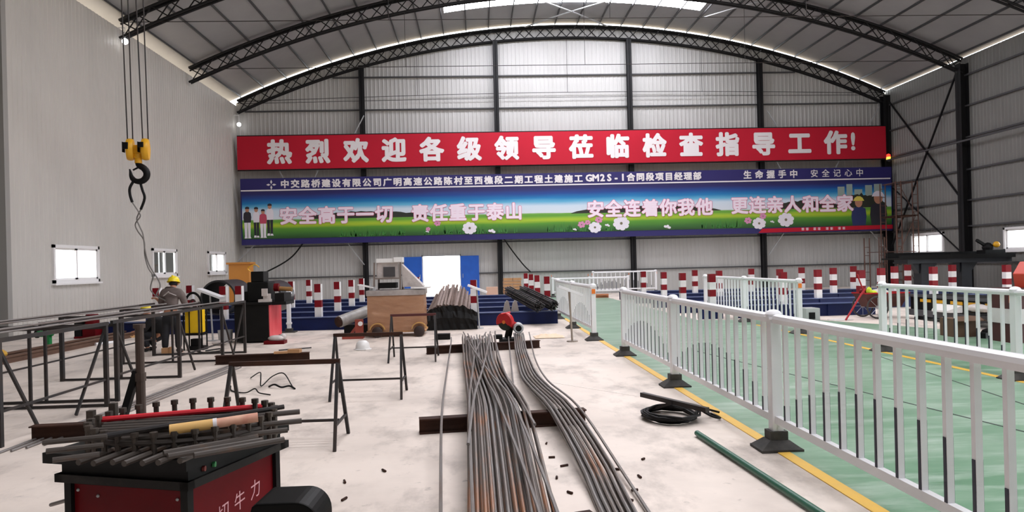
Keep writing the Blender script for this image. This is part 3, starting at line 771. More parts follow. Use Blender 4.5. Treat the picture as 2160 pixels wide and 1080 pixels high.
# ------------------------------------------------------------------ steel bars on the floor
def ibeam(a, c, h, wd, label):
    a = Vector(a); c = Vector(c); L = (c - a).length; ang = atan2(c.y - a.y, c.x - a.x)
    M = Matrix.Translation(a) @ Matrix.Rotation(ang, 4, 'Z')
    b = MB(); t_ = .012
    b.box(0, L, -wd / 2, wd / 2, 0, t_, M); b.box(0, L, -wd / 2, wd / 2, h - t_, h, M); b.box(0, L, -t_ / 2, t_ / 2, t_, h - t_, M)
    return single('steel_beam', b, M_rusty, label, 'steel beam', 'brown steel beams on the floor')
ibeam((-0.58, 6.78, 0), (1.0, 6.97, 0), .14, .12, 'brown steel beam under the bars in the foreground')
ibeam((-0.94, 12.85, 0), (1.1, 13.35, 0), .14, .12, 'brown steel beam under the far ends of the bars')
ibeam((-4.40, 12.3, 0), (-2.88, 12.42, 0), .15, .12, 'brown steel beam on the floor carrying cardboard scraps')
ibeam((-4.24, 7.05, 0), (-2.2, 7.25, 0), .14, .12, 'brown steel beam on the floor behind the red bending machine')

def lerp_tab(tab, y):
    for (p, q) in zip(tab[:-1], tab[1:]):
        if p[0] <= y <= q[0]:
            f = (y - p[0]) / (q[0] - p[0]); f = f * f * (3 - 2 * f) * .5 + f * .5
            return [p[i] + (q[i] - p[i]) * f for i in range(1, len(p))]
    return list((tab[0] if y < tab[0][0] else tab[-1])[1:])
def sag(y):
    tab = [(1.5, .0), (3.0, .0), (6.0, .135), (6.9, .15), (8.0, .13), (9.8, .06), (11.8, .12), (13.1, .15), (15.0, .15)]
    return lerp_tab(tab, y)[0]
edgeL = [(1.5, .02, .34), (2.6, -.03, .40), (4.0, -.10, .43), (6.8, -.14, .46), (9.2, -.2, .34), (11.0, -.27, .28), (13.9, -.35, .3)]
rr = random.Random(12); R_ = .0122
layers = [(15, .012), (14, .0405), (12, .069)]
for li, (n, dz) in enumerate(layers):
    for k in range(n):
        f0 = (k + .5) / n + rr.uniform(-.05, .05) / n; f1 = (k + .5) / n + rr.uniform(-.05, .05) / n
        y1 = 13.75 + rr.uniform(-.35, .25); y0 = 1.9 + rr.uniform(0, .4)
        pts = []; m_ = 22; wob = rr.uniform(-.03, .03) / n
        for i in range(m_ + 1):
            y = y0 + (y1 - y0) * i / m_; a, c = lerp_tab(edgeL, y)
            f = f0 + (f1 - f0) * i / m_ + wob * sin(i * .55 + k)
            pts.append((a + (c - a) * f, y, sag(y) + dz + .0002 * k))
        b = MB(); b.tube(pts, R_, 7)
        single('steel_bar', b, M_rebar if rr.random() < .55 else M_rebar2, 'rusty grey steel bar lying in the wide bundle left of centre', 'steel bar', 'steel bars of the wide left bundle', smooth=True)
def lone(pts, label, r=.0118, m=None, grp=None):
    b = MB(); b.tube(curve_pts(pts), r, 7); return single('steel_bar', b, m or M_rebar2, label, 'steel bar', grp, smooth=True)
lone([(.30, 13.9, .275), (.27, 12, .255), (.30, 9.2, .205), (.36, 7.2, .262), (.43, 5.85, .25)], 'steel bar on the left bundle, its cut end sticking out near the front beam')
lone([(-.22, 13.7, .262), (-.05, 11, .22), (.06, 8.5, .225), (.16, 6.8, .262), (.3, 4, .2), (.33, 2.1, .13)], 'steel bar crossing over the left bundle from far left to near right')
lone([(.12, 13.6, .29), (-.06, 11, .25), (-.1, 8.5, .25), (-.11, 6.8, .265), (-.06, 4, .2), (.0, 2.1, .13)], 'steel bar crossing over the left bundle from far right to near left')
lone([(-.54, 13.9, .18), (-.51, 12.9, .168), (-.46, 10, .10), (-.37, 6.82, .168), (-.24, 4.0, .08), (-.15, 2.0, .015)], 'single thin steel bar lying apart on the left of the bundles')
lone([(.555, 13.78, .175), (.53, 13.2, .17), (.45, 10.5, .08), (.39, 8.4, .012)], 'short steel bar between the two bundles, ending before the front beam')
edgeR = [(2.0, .66, .86), (4.0, .69, .92), (5.0, .70, .95), (6.45, .64, .89), (9.1, .51, .76), (11.5, .56, .76), (14.7, .68, .89)]
def sagR(y): return lerp_tab([(2.0, 0), (4.6, 0.0), (6.2, .135), (6.95, .15), (8.5, .1), (10, .05), (12.2, .13), (13.2, .15), (14.8, .13)], y)[0]
for li, (n, dz) in enumerate([(7, .014), (6, .043)]):
    for k in range(n):
        f0 = (k + .5) / n + rr.uniform(-.06, .06) / n; f1 = (k + .5) / n
        y0 = 4.15 + rr.uniform(-.12, .12) if k in (0, 1) else 2.4 + rr.uniform(0, .5)
        y1 = 14.6 + rr.uniform(-.3, .15); pts = []
        for i in range(25):
            y = y0 + (y1 - y0) * i / 24; a, c = lerp_tab(edgeR, y); f = f0 + (f1 - f0) * i / 24
            pts.append((a + (c - a) * f, y, sagR(y) + dz))
        b = MB(); b.tube(pts, .0125, 7)
        single('steel_bar', b, M_rebar if rr.random() < .4 else M_rebar2, 'grey steel bar lying in the narrow curving bundle right of centre', 'steel bar', 'steel bars of the narrow right bundle', smooth=True)
lone([(1.0, 14.6, .17), (.93, 13.2, .17), (.84, 11, .09), (.83, 9, .1), (.93, 6.95, .17), (1.0, 5, .04), (.98, 2.8, .015)], 'steel bar lying alone along the right side of the narrow bundle')
lone([(-.30, 13.6, .305), (-.1, 11, .275), (.12, 8.5, .275), (.28, 6.8, .292), (.38, 4.4, .23), (.42, 2.4, .15)], 'topmost steel bar slanting across the left bundle to its right edge near the camera')
lone([(.2, 13.4, .318), (.12, 11, .30), (.02, 8.6, .30), (-.06, 6.9, .318), (-.1, 5.2, .27)], 'topmost steel bar ending on the left edge of the wide bundle behind its front')
# small offcuts on the floor
r = random.Random(9)
spots = [(.53, 5.2), (.62, 5.5), (.55, 5.75), (1.0, 5.35), (1.12, 5.15), (1.02, 4.85), (.58, 4.85), (.95, 4.65), (1.25, 5.6), (.35, 5.55), (-1.0, 5.3), (-.93, 4.9), (-1.4, 5.1), (-.75, 5.55), (.55, 6.2)]
for x, y in spots:
    a = r.uniform(0, PI); l = r.uniform(.03, .07); b = MB()
    b.tube([(x - l / 2 * cos(a), y - l / 2 * sin(a), .009), (x + l / 2 * cos(a), y + l / 2 * sin(a), .009)], .009, 6)
    single('bar_offcut', b, M_rusty, 'tiny dark bar offcut lying loose on the pale floor', 'offcut', 'bar offcuts on the floor')
b = MB(); b.cbox((.6, 4.32, .03), (.1, .06, .05), .3); single('steel_offcut', b, M_rusty, 'small brown steel block by the near end of the narrow bundle', 'offcut')

# green pole and cable coil
b = MB(); b.tube([(1.885, 6.28, .03), (1.985, 4.32, .03), (2.05, 3.0, .03)], .026, 10)
single('green_pole', b, P('green_pole_paint', (28, 88, 66), .4, 0, (44, 104, 82), 6, .5), 'dark green pole lying on the floor beside the yellow line', 'pole', smooth=True)
t = thing('cable_coil', 'black cable coil with a bar across it on the floor near the yellow line', 'cable coil', (1.88, 7.05, 0))
b = MB(); r = random.Random(5); pts = []
for i in range(150):
    a = i * 2 * PI / 16; q = .21 + .035 * sin(i * .37) + r.uniform(-.012, .012)
    pts.append((1.86 + q * 1.15 * cos(a), 7.03 + q * 1.5 * sin(a), .014 + .075 * (i / 150) + r.uniform(-.006, .006)))
b.tube(pts, .012, 6); part('cable', b, M_black, t, smooth=True)
b = MB(); pts = [(2.08, 6.95, .03), (2.16, 7.05, .1), (2.2, 6.95, .06), (2.26, 7.05, .03), (2.3, 6.9, .02), (2.2, 6.85, .05), (2.12, 6.98, .1), (2.22, 7.1, .07), (2.36, 7.1, .03)]
b.tube(curve_pts(pts), .011, 6); part('cable_tail', b, M_black, t, smooth=True)
b = MB(); b.bar((1.70, 7.6, .14), (2.13, 6.75, .13), .05, .045); part('handle_bar', b, M_rack, t)
b = MB(); b.bar((1.73, 7.35, .03), (1.9, 7.15, .13), .04, .03); part('prop', b, M_rack, t)

# ------------------------------------------------------------------ trestles
def trestle(x0, x1, y, h, spread, label, m=None):
    t = thing('trestle', label, 'trestle', ((x0 + x1) / 2, y, 0))
    b = MB(); b.bar((x0 - .02, y, h - .02), (x1 + .02, y, h - .02), .045, .04); part('top_bar', b, m or M_rusty, t)
    for x, sx in ((x0, -1), (x1, 1)):
        for s in (-1, 1):
            b = MB(); b.bar((x, y + s * .02, h - .035), (x + sx * .02, y + s * spread, 0), .028, .028); part('leg', b, M_rack, t)
        b = MB(); z = .2; b.bar((x + sx * .015, y - spread * .78, z), (x + sx * .015, y + spread * .78, z), .02); part('cross_tie', b, M_rack, t)
    b = MB(); b.bar((x0, y, .2), (x1, y, .2), .022); part('stretcher', b, M_rack, t)
    return t
trestle(-2.2, -1.27, 6.54, .745, .33, 'dark steel trestle with a brown top bar behind the red bending machine')
trestle(-1.74, -.95, 8.85, .765, .32, 'dark steel trestle, second back from the red bending machine')
trestle(-1.46, -.74, 12.2, .765, .42, 'dark red topped steel trestle in front of the film wrapped machine', P('dark_red_bar', (84, 36, 34), .6))

def rack(x0, x1, ys, label, brace_=True):
    xm = (x0 + x1) / 2
    t = thing('bar_rack', label, 'rack', (xm, (ys[0] + ys[-1]) / 2, 0)); h = .97
    for nm, x in (('side_rail', x1), ('middle_rail', xm), ('side_rail', x0)):
        b = MB(); b.bar((x, ys[0] - .1, h), (x, ys[-1] + .05, h), .035, .04); part(nm, b, M_rack, t)
    for i, y in enumerate(ys):
        b = MB(); b.bar((x0, y, h - .04), (x1, y, h - .04), .035, .035); part('cross_bar', b, M_rack, t)
        b = MB(); b.bar((x0, y, .02), (x1, y, .02), .03, .03); part('floor_bar', b, M_rack, t)
        for x in (x0, x1):
            b = MB(); b.bar((x, y, 0), (x, y, h - .02), .045 if x == x1 else .05); part('leg', b, M_rack, t)
        if i % 2 == 0 or brace_:
            b = MB(); b.bar((x1 - .02, y + .03, h - .06), (x1 - .02, y + .62 if i < len(ys) - 1 else y - .62, .03), .026); part('diagonal_brace', b, M_rack, t)
        b = MB(); b.bar((xm, y, .03), (xm, y, h - .05), .03); part('middle_leg', b, M_rack, t)
    for x in (x0, x1):
        b = MB(); b.bar((x, ys[0], .32), (x, ys[-1], .32), .022); part('lower_rail', b, M_rack, t)
    return t
rack(-6.1, -4.37, [4.9, 6.8, 8.7], 'long dark steel bar rack at the left edge, nearer of the two')
rack(-6.1, -4.42, [9.05, 10.9, 12.7, 14.4 - .5], 'long dark steel bar rack in front of the workers, farther of the two')
for i, (x, c) in enumerate(((-5.85, -5.9), (-5.6, -5.52), (-4.95, -5.05), (-4.7, -4.62))):
    b = MB(); b.tube([(x, 5.0, 1.002 + .0), (.5 * (x + c), 9.0, 1.004), (c, 12.9 + .2 * i, 1.003)], .011, 6)
    single('steel_bar', b, M_rebar2, 'long steel bar lying on top of the left racks', 'steel bar', 'bars on the left racks', smooth=True)
for i, (x, c) in enumerate(((-4.22, -4.08), (-4.15, -4.0), (-4.08, -3.9), (-3.98, -3.82))):
    b = MB(); b.tube([(x, 6.5 + .1 * i, .012), (c, 12.15 - .12 * i, .012 )], .012, 6)
    single('steel_bar', b, M_rebar2, 'long steel bar lying on the floor beside the left racks', 'steel bar', 'bars on the floor by the left racks', smooth=True)
for i, (x, y0, y1) in enumerate(((-8.45, 11.5, 19.5), (-8.85, 11.5, 20.5))):
    b = MB(); b.box(x - .05, x + .05, y0, y1, 0, .02); b.box(x - .012, x + .012, y0, y1, .02, .1); b.box(x - .035, x + .035, y0, y1, .1, .13)
    single('floor_rail', b, P('brown_rail', (110, 82, 66), .7, .1, (84, 60, 48), 2, .7), 'brown steel rail on the floor along the left wall, %s' % ('nearer to the racks' if i == 0 else 'closer to the wall'), 'rail')
# loose wires on the floor beyond the bending machine
def wire(pts, label, r_=.008):
    b = MB(); b.tube(curve_pts(pts), r_, 6); single('wire', b, M_black, label, 'wire', smooth=True)
wire([(-3.35, 9.9, .01), (-3.2, 9.5, .01), (-2.95, 9.25, .02), (-2.85, 9.3, .06), (-2.75, 9.15, .03), (-2.6, 9.1, .01)], 'thin black wire snaking on the floor left of the trestles')
wire([(-3.3, 10.6, .01), (-3.05, 10.2, .14), (-2.95, 9.9, .1), (-2.9, 9.75, .02), (-2.8, 9.9, .12), (-2.65, 9.9, .16), (-2.5, 9.7, .04), (-2.45, 9.6, .01)], 'looped black wire arching off the floor left of the trestles')
wire([(-2.8, 9.75, .01), (-2.7, 9.65, .05), (-2.6, 9.6, .02), (-2.5, 9.62, .03), (-2.4, 9.5, .01)], 'short kinked black wire at the end of the looped one', .012)
for i, (x, y, d, rz_, l) in enumerate(((-3.34, 12.36, (.22, .14, .03), .2, 'flat brown cardboard scrap on the floor beam, left of two'), (-3.12, 12.4, (.2, .13, .06), -.1, 'thicker cardboard scrap on the floor beam, right of two'))):
    b = MB(); b.cbox((x, y, .15 + d[2] / 2), d, rz_); single('cardboard_scrap', b, M_card, l, 'cardboard')

# ------------------------------------------------------------------ bending machine in the foreground
t = thing('bending_machine', 'dark red bar bending machine with a pegged table piled with short bars, foreground left', 'machine', (-1.40, 3.45, 0))
Mm = Matrix.Translation((-1.21, 3.03, 0)) @ Matrix.Rotation(radians(-18), 4, 'Z')   # x<0 along front, y>0 depth
W_, D_ = .63, .66
def mbx(x0, x1, y0, y1, z0, z1, b=None):
    b = b or MB(); b.box(x0, x1, y0, y1, z0, z1, Mm); return b
b = mbx(-W_ + .03, -.03, .02, .04, .1, .645); part('front_panel', b, M_redm, t)
b = MB()
for (x, z) in ((-W_ + .055, .62), (-W_ + .16, .60), (-.065, .61)): b.lathe([(.001, 0), (.008, 0), (.006, -.006), (.001, -.008)], Mm @ Vector((x, .02, z)), 8, 'y')
part('panel_bolts', b, M_galv, t)
sd = part('side_panel', mbx(-.04, -.02, .03, D_ - .03, .1, .65), M_redm, t)
part('back_panel', mbx(-W_ + .03, -.03, D_ - .04, D_ - .02, .1, .645), M_redm, t)
part('left_panel', mbx(-W_ + .02, -W_ + .04, .03, D_ - .03, .1, .645), M_redm, t)
for (x, y) in ((-.035, 0.0), (-W_, 0.0), (-.035, D_ - .035), (-W_, D_ - .035)):
    part('leg', mbx(x, x + .035, y, y + .035, 0, .66), M_black, t)
b = mbx(-W_ - .03, .02, -.02, .02, .66, .695); mbx(-W_ - .03, .02, D_ - .02, D_ + .02, .66, .695, b); mbx(-.02, .02, -.02, D_ + .05, .66, .695, b); mbx(-W_ - .03, -W_ + .01, -.02, D_ + .02, .66, .695, b)
part('frame_rail', b, P('worn_dark_frame', (30, 28, 27), .55, 0, (66, 60, 54), 8, .7, spec=.2, sharp=(.5, .8)), t)
b = mbx(-W_ - .01, 0.005, .0, D_, .695, .745)
cb = part('control_band', b, M_black, t)
part('table_tray', mbx(-W_ - .07, .03, -.04, D_ + .04, .745, .79), M_black, t)
for s_, nm, mm in ((.09, 'red_button', P('dull_red_button', (120, 50, 46), .4)), (.155, 'green_button', P('dull_green_button', (60, 140, 84), .4))):
    b = MB(); b.lathe([(.012, 0), (.012, .012), (.001, .015)], Mm @ Vector((.004, s_, .722)), 12, 'x'); part(nm, b, mm, t, smooth=True)
# hand painted characters on the side panel
b0 = MB()
textmesh(b0, '切牛力', .245, .455, .092, 0, 0.0, .9, .118)
ring = [(.145 + .028 * cos(a * PI / 10), .49 + .034 * sin(a * PI / 10)) for a in range(20)]; ring2 = [(.145 + .021 * cos(a * PI / 10), .49 + .027 * sin(a * PI / 10)) for a in range(20)]
for a in range(20):
    q = [ring[a], ring[(a + 1) % 20], ring2[(a + 1) % 20], ring2[a]]; b0._add([(p[0], 0, p[1]) for p in q], [(0, 1, 2, 3)])
b = MB(); b._add([Mm @ Vector((-.0185, p[0], p[2] + .15 * (p[0] - .3))) for p in b0.v], b0.f)
part('painted_characters', b, P('pink_white_paint', (226, 170, 176), .6), t)
# oval ring of pegs
cxm, cym, am, bm_ = -1.32, 3.29, .38, .21
def ovl(k, n, f=1.0):
    a = 2 * PI * k / n; x, y = f * am * cos(a), f * bm_ * sin(a)
    return Vector((cxm + x, cym + y + .12 * x, 0))
b = MB(); b.tube([ovl(k, 40) + Vector((0, 0, .865 + .02 * sin(2 * PI * k / 40))) for k in range(40)], .012, 6, closed=True)
part('peg_ring', b, P('dark_ring_steel', (60, 54, 50), .5, .4), t, smooth=True)
pegmb = P('dark_peg_steel', (58, 52, 48), .5, .4, (94, 82, 72), 12, .7)
for k in range(30):
    p = ovl(k, 30); sn = sin(2 * PI * k / 30); h_ = .922 + .032 * sn
    b = MB(); b.lathe([(.012, .79), (.012, h_ - .02), (.017, h_ - .02), (.017, h_), (.001, h_ + .002)], (p.x, p.y, 0), 8); part('peg', b, pegmb, t)
# tall lever post with its stay
b = MB(); q = Vector((-1.675, 3.66, 0)); b.lathe([(.022, .79), (.022, 1.02), (.026, 1.02), (.026, 1.06), (.020, 1.06), (.020, 1.28), (.028, 1.28), (.028, 1.30), (.001, 1.301)], q, 12); part('lever_post', b, P('brown_lever', (74, 58, 50), .55, .2), t)
b = MB(); b.bar((-1.775, 3.66, .80), (-1.69, 3.66, 1.07), .035, .03); part('lever_stay', b, M_black, t)
for gx, gy, gz in ((-1.78, 3.40, .93), (-1.71, 3.46, .95)):
    b = MB(); b.bar((gx, gy, .79), (gx, gy, gz), .03); part('guide_block', b, pegmb, t)
# bars resting on it
r = random.Random(21)
for k in range(7):
    a = Vector((-1.60 + .066 * k + r.uniform(-.008, .008), 2.955 + r.uniform(-.02, .02) - .006 * k, .8045)); d = Vector((.22, .975, 0))
    b = MB(); b.tube([a, a + d * r.uniform(.5, .56)], .0125, 8); single('short_bar', b, M_rodgrey, 'short cut steel bar poking out over the front of the bending machine table', 'steel bar', 'short bars under the pegs', smooth=True)
for k, (p, q) in enumerate((((-1.23, 2.90), (-.93, 3.12)), ((-1.13, 2.90), (-.84, 3.12)), ((-1.27, 2.955), (-.97, 3.19)))):
    b = MB(); b.tube([(p[0], p[1], .831 + .0 * k), (q[0], q[1], .831)], .0125, 8); single('short_bar', b, M_rodgrey, 'short cut steel bar lying askew along the front right edge of the bending machine table', 'steel bar', 'askew bars on the front edge', smooth=True)
for lay in range(2):
    for k in range(6 - lay):
        f = (k + .5 + .4 * lay) / 6; y = 3.10 + .34 * f; e = .10 + .24 * sin(PI * min(.98, max(.02, f))) ** .7
        z = .858 + .0262 * lay; xr = r.uniform(-.03, .03)
        a = Vector((cxm - e + xr, y - .12 * e, z)); c = Vector((cxm + e + xr, y + .12 * e, z))
        b = MB(); b.tube([a, c], .0125, 8); single('short_bar', b, M_rodgrey, 'short cut steel bar stacked lengthwise inside the pegs of the bending machine', 'steel bar', 'short bars inside the pegs', smooth=True)
b = MB(); b.tube([(-1.71, 3.30, .905), (-1.03, 3.50, .905)], .0125, 8); single('red_rod', b, P('red_rod_paint', (206, 34, 48), .45), 'bright red rod lying on top of the bending machine table', 'rod', smooth=True)
b = MB(); b.tube([(-1.60, 3.0, .888), (-.90, 3.36, .925)], .011, 8); single('dark_rod', b, M_rack, 'long dark steel rod lying over the bending machine beside the red one', 'rod', smooth=True)
b = MB(); b.mat(0).tube([(-1.30, 3.09, .895), (-1.14, 3.14, .903)], .022, 12); b.mat(1).tube([(-1.14, 3.14, .903), (-.97, 3.20, .913)], .021, 12); b.mat(2).tube([(-1.14, 3.14, .903), (-1.125, 3.145, .904)], .023, 12)
single('paper_tube', b, [P('kraft_yellow_paper', (226, 182, 112), .7), P('pale_pink_paper', (222, 176, 150), .6, 0, (196, 120, 104), 14, .6), M_letter], 'kraft and pink paper wrapped tube on the bending machine table', 'tube', smooth=True)
b = MB(); b.tube([(-1.98, 3.42, .50), (-1.76, 3.30, .575), (-1.62, 3.24, .62)], .009, 7); single('steel_bar', b, M_rebar2, 'thin steel bar sticking out left behind the bending machine leg', 'steel bar', smooth=True)
for k, (y, z, dl) in enumerate(((2.86, .90, .0), (2.83, .873, .03), (2.80, .845, .07))):
    b = MB(); b.tube([(-1.71 + dl, y + .05, z), (-1.5, y + .12, z)], .011, 8); single('short_bar', b, M_rodgrey, 'short bar end sticking out at the left tip of the bending machine table', 'steel bar', 'short bars at the left tip', smooth=True)
for k, (y, z, dl) in enumerate(((3.36, .90, .0), (3.31, .868, .02), (3.26, .84, -.03))):
    b = MB(); b.tube([(-.83 + dl, y, z), (-1.05, y - .08, z)], .012, 8); single('short_bar', b, M_rodgrey, 'short bar end sticking out at the right tip of the bending machine table', 'steel bar', 'short bars at the right tip', smooth=True)
# black rounded cover beside it
t = thing('motor_cover', 'black rounded sheet metal cover beside the red machine at the bottom edge', 'cover', (-.68, 2.65, 0))
prof = [(-.815, 0.03), (-.815, .69), (-.80, .735), (-.785, .745)] + [(-.655 + .085 * sin(a * PI / 16), .66 + .085 * cos(a * PI / 16)) for a in range(9)] + [(-.57, .03)]
b = MB(); n = len(prof)
vs = [Vector((p[0] - .0, 2.54, p[1])) for p in prof] + [Vector((p[0] * .97 - .012, 2.74, p[1] + .0)) for p in prof]
b._add(vs, [tuple(range(n)), tuple(reversed(range(n, 2 * n)))] + [(i, (i + 1) % n, n + (i + 1) % n, n + i) for i in range(n)])
part('hood', b, P('black_sheet_cover', (8, 8, 8), .5, spec=0.12), t, bevel=.008)
b = MB(); b.tube([(-.575, 2.6, .655), (-.50, 2.6, .66)], .018, 10); part('shaft', b, M_rack, t, smooth=True)
for x in (-.79, -.59): b = MB(); b.box(x - .02, x + .02, 2.55, 2.73, 0, .03); part('foot', b, M_black, t)

# ------------------------------------------------------------------ crane hook and sling
t = thing('crane_hook', 'yellow crane hook block with black hook on four hanging wire ropes', 'crane hook', (-6.6, 14.5, 3.39))
M_hook = P('yellow_hook_paint', (236, 176, 34), .4, 0, (206, 146, 26), 4, .5)
for x, nm in ((-6.72, 0), (-6.43, 1)):
    b = MB(); b.lathe([(.001, -.075), (.10, -.075), (.20, -.06), (.215, -.02), (.215, .02), (.20, .06), (.10, .075), (.001, .075)], (x, 14.5, 3.97), 24, 'x', Matrix.Rotation(radians(17), 4, 'Z'))
    sh = part('sheave_guard', b, M_hook, t, smooth=True)
    b = MB()
    b.box(x - .082 - .0, x - .075, 14.33, 14.44, 3.9, 4.1)
    b.box(x - .05, x + .05, 14.27, 14.30, 3.95 + .03 * nm, 4.08); part('black_mark', b, M_black, sh)
b = MB(); b.box(-6.66, -6.49, 14.42, 14.58, 3.88, 4.05); b.lathe([(.065, 3.70), (.065, 3.80), (.09, 3.80), (.09, 3.88)], (-6.575, 14.5, 0), 14); part('crosshead', b, M_hook, t, bevel=.008)
b = MB(); hp = [(-6.575, 14.5, 3.78), (-6.575, 14.5, 3.68)]
for k in range(13):
    a = radians(100 - 22 * k); hp.append((-6.58 + .135 * cos(a), 14.5, 3.50 + .135 * sin(a)))
hp = [(-6.575, 14.5, 3.76), (-6.575, 14.5, 3.70), (-6.55, 14.5, 3.655), (-6.47, 14.5, 3.60), (-6.42, 14.5, 3.52), (-6.43, 14.5, 3.43), (-6.50, 14.5, 3.36), (-6.59, 14.5, 3.345), (-6.67, 14.5, 3.38), (-6.715, 14.5, 3.45), (-6.73, 14.5, 3.53), (-6.745, 14.5, 3.59)]
b.tube(curve_pts(hp, 3), [.05 + .014 * sin(PI * min(1, i / 24)) if i < 26 else max(.015, .05 - .005 * (i - 25)) for i in range(34)], 10)
hk = part('hook', b, M_black, t, smooth=True)
b = MB(); b.bar((-6.68, 14.5, 3.57), (-6.58, 14.5, 3.62), .02, .03); part('latch', b, M_black, hk)
for xt, xb in ((-6.80, -6.77), (-6.66, -6.67), (-6.53, -6.48), (-6.37, -6.375)):
    b = MB(); b.tube([(xt - .06, 14.5, 8.878), (xb, 14.5, 4.1)], .012, 6); part('wire_rope', b, M_rack, t)
t = thing('crane_trolley', 'yellow crane trolley above the hook, out of the frame', 'crane', (-6.6, 14.5, 8.9))
b = MB(); b.box(-7.1, -6.1, 14.15, 14.85, 8.88, 9.3); part('body', b, M_hook, t, bevel=.02)
t = thing('crane_girder', 'yellow crane girder spanning the hall, above the frame', 'crane', (4.5, 14.5, 9.3))
b = MB(); b.box(-11.55, 20.85, 14.35, 14.65, 9.3, 9.62); part('girder', b, M_hook, t)
t = thing('rope_sling', 'grey wire rope sling hanging from the black hook, twisting down to the worker', 'sling', (-6.6, 14.5, 1.2))
A = [(-6.66, 14.48, 3.36), (-6.73, 14.46, 3.22), (-6.73, 14.46, 3.08), (-6.69, 14.46, 2.94), (-6.58, 14.46, 2.76), (-6.55, 14.47, 2.66), (-6.66, 14.5, 2.52), (-6.62, 14.5, 2.38), (-6.50, 14.5, 2.18), (-6.485, 14.48, 1.90), (-6.42, 14.47, 1.65), (-6.33, 14.46, 1.50), (-6.36, 14.44, 1.34), (-6.36, 14.42, 1.22), (-6.26, 14.4, 1.10)]
B_ = [(-6.56, 14.52, 3.34), (-6.52, 14.52, 3.18), (-6.48, 14.52, 3.02), (-6.56, 14.52, 2.80), (-6.63, 14.5, 2.62), (-6.56, 14.46, 2.46), (-6.50, 14.46, 2.30), (-6.47, 14.46, 2.0), (-6.44, 14.5, 1.78), (-6.36, 14.5, 1.60), (-6.25, 14.5, 1.42), (-6.2, 14.46, 1.28), (-6.2, 14.3, 1.12), (-6.0, 14.2, 1.02)]
for q in (A, B_):
    b = MB(); b.tube(curve_pts(q), .013, 6); part('rope_leg', b, P('grey_wire_rope', (120, 116, 112), .55, .3), t, smooth=True)
    b = MB(); b.tube(curve_pts(q[:4], 4), .026, 8); part('ferrule', b, M_black, t, smooth=True)

# ------------------------------------------------------------------ people
def skin(name, chains, mat, parent, loc, sub=2):
    """chains: list of lists of ((x,y,z), r); a chain may start with an int index into the vertices so far"""
    V, E_, Rr = [], [], []
    for ch in chains:
        prev = None
        for it in ch:
            if isinstance(it, int): prev = it; continue
            V.append(it[0]); Rr.append(it[1]); i = len(V) - 1
            if prev is not None: E_.append((prev, i))
            prev = i
    me = bpy.data.meshes.new('tmp'); me.from_pydata(V, E_, [])
    o = bpy.data.objects.new('tmp', me); COL.objects.link(o)
    sk = o.modifiers.new('s', 'SKIN'); ss = o.modifiers.new('u', 'SUBSURF'); ss.levels = sub; ss.render_levels = sub
    for i, q in enumerate(Rr):
        rr_ = q if isinstance(q, tuple) else (q, q)
        me.skin_vertices[0].data[i].radius = rr_
    me.skin_vertices[0].data[0].use_root = True
    dg = bpy.context.evaluated_depsgraph_get(); m2 = bpy.data.meshes.new_from_object(o.evaluated_get(dg)); m2.name = name
    bpy.data.objects.remove(o); bpy.data.meshes.remove(me)
    m2.materials.clear(); m2.materials.append(mat)
    for p in m2.polygons: p.use_smooth = True
    n = bpy.data.objects.new(name, m2); COL.objects.link(n); n.parent = parent; n.location = loc
    return n
def hand(chains, base, wrist, d, side, curl):
    """five unequal fingers from the wrist vertex index; d hand direction, side = across the palm, curl = direction the fingers bend"""
    d = Vector(d).normalized(); s = Vector(side).normalized(); c = Vector(curl).normalized(); w_ = Vector(wrist)
    n0 = base
    palm = w_ + d * .05; chains.append([n0, (tuple(palm), (.034, .018))]); 
    return palm, d, s, c
def fingers(idx, palm, d, s, c):
    out = []
    for k, (off, L) in enumerate(((-.03, .075), (-.01, .085), (.01, .08), (.03, .062))):
        p0 = palm + d * .035 + s * off; p1 = p0 + d * L * .45 + c * L * .12; p2 = p1 + d * L * .15 + c * L * .45
        out.append([idx, (tuple(p0), .010), (tuple(p1), .009), (tuple(p2), .008)])
    p0 = palm - s * .035 + d * .0; p1 = p0 - s * .03 + d * .03 + c * .015
    out.append([idx, (tuple(p0), .011), (tuple(p1), .009), (tuple(p1 + d * .03 + c * .02), .008)])
    return out
# worker 1: standing, seen from behind, head bowed; faces +y
LW = Vector((-5.92, 14.25, 0))
t = thing('person', 'person in yellow hard hat and taupe jacket standing with back turned by the racks', 'person', LW)
Vn = 0
ch = []
torso = [((0, 0, .80), (.11, .09)), ((0, .0, .95), (.095, .085)), ((0, .03, 1.10), (.10, .085)), ((0, .07, 1.21), (.105, .085)), ((0, .11, 1.29), (.06, .06)), ((.0, .15, 1.345), (.055, .055)), ((0, .18, 1.41), (.075, .088)), ((0, .19, 1.46), (.06, .07))]
ch.append(torso)                                             # 0-7
ch.append([0, ((-.085, 0, .74), .085), ((-.11, .02, .45), .060), ((-.12, -.01, .28), .055), ((-.12, -.02, .08), .040), ((-.125, .06, .035), .04), ((-.13, .14, .03), .032)])   # 8-13
ch.append([0, ((.085, 0, .74), .085), ((.12, .05, .45), .060), ((.14, .0, .28), .055), ((.15, -.03, .08), .040), ((.155, .05, .035), .04), ((.16, .13, .03), .032)])   # 14-19
ch.append([3, ((-.17, .08, 1.20), .062), ((-.235, .12, 1.00), .048), ((-.29, .16, 1.05), .038), ((-.33, .17, 1.09), .028)])    # 20-23
ch.append([3, ((.17, .08, 1.20), .062), ((.23, .12, 1.00), .048), ((.235, .24, .90), .038), ((.24, .31, .87), .028)])      # 24-27
pl = Vector((-.33, .17, 1.09)) + Vector((-.035, .0, .02)); ch.append([23, (tuple(pl), (.034, .02))])     # 28
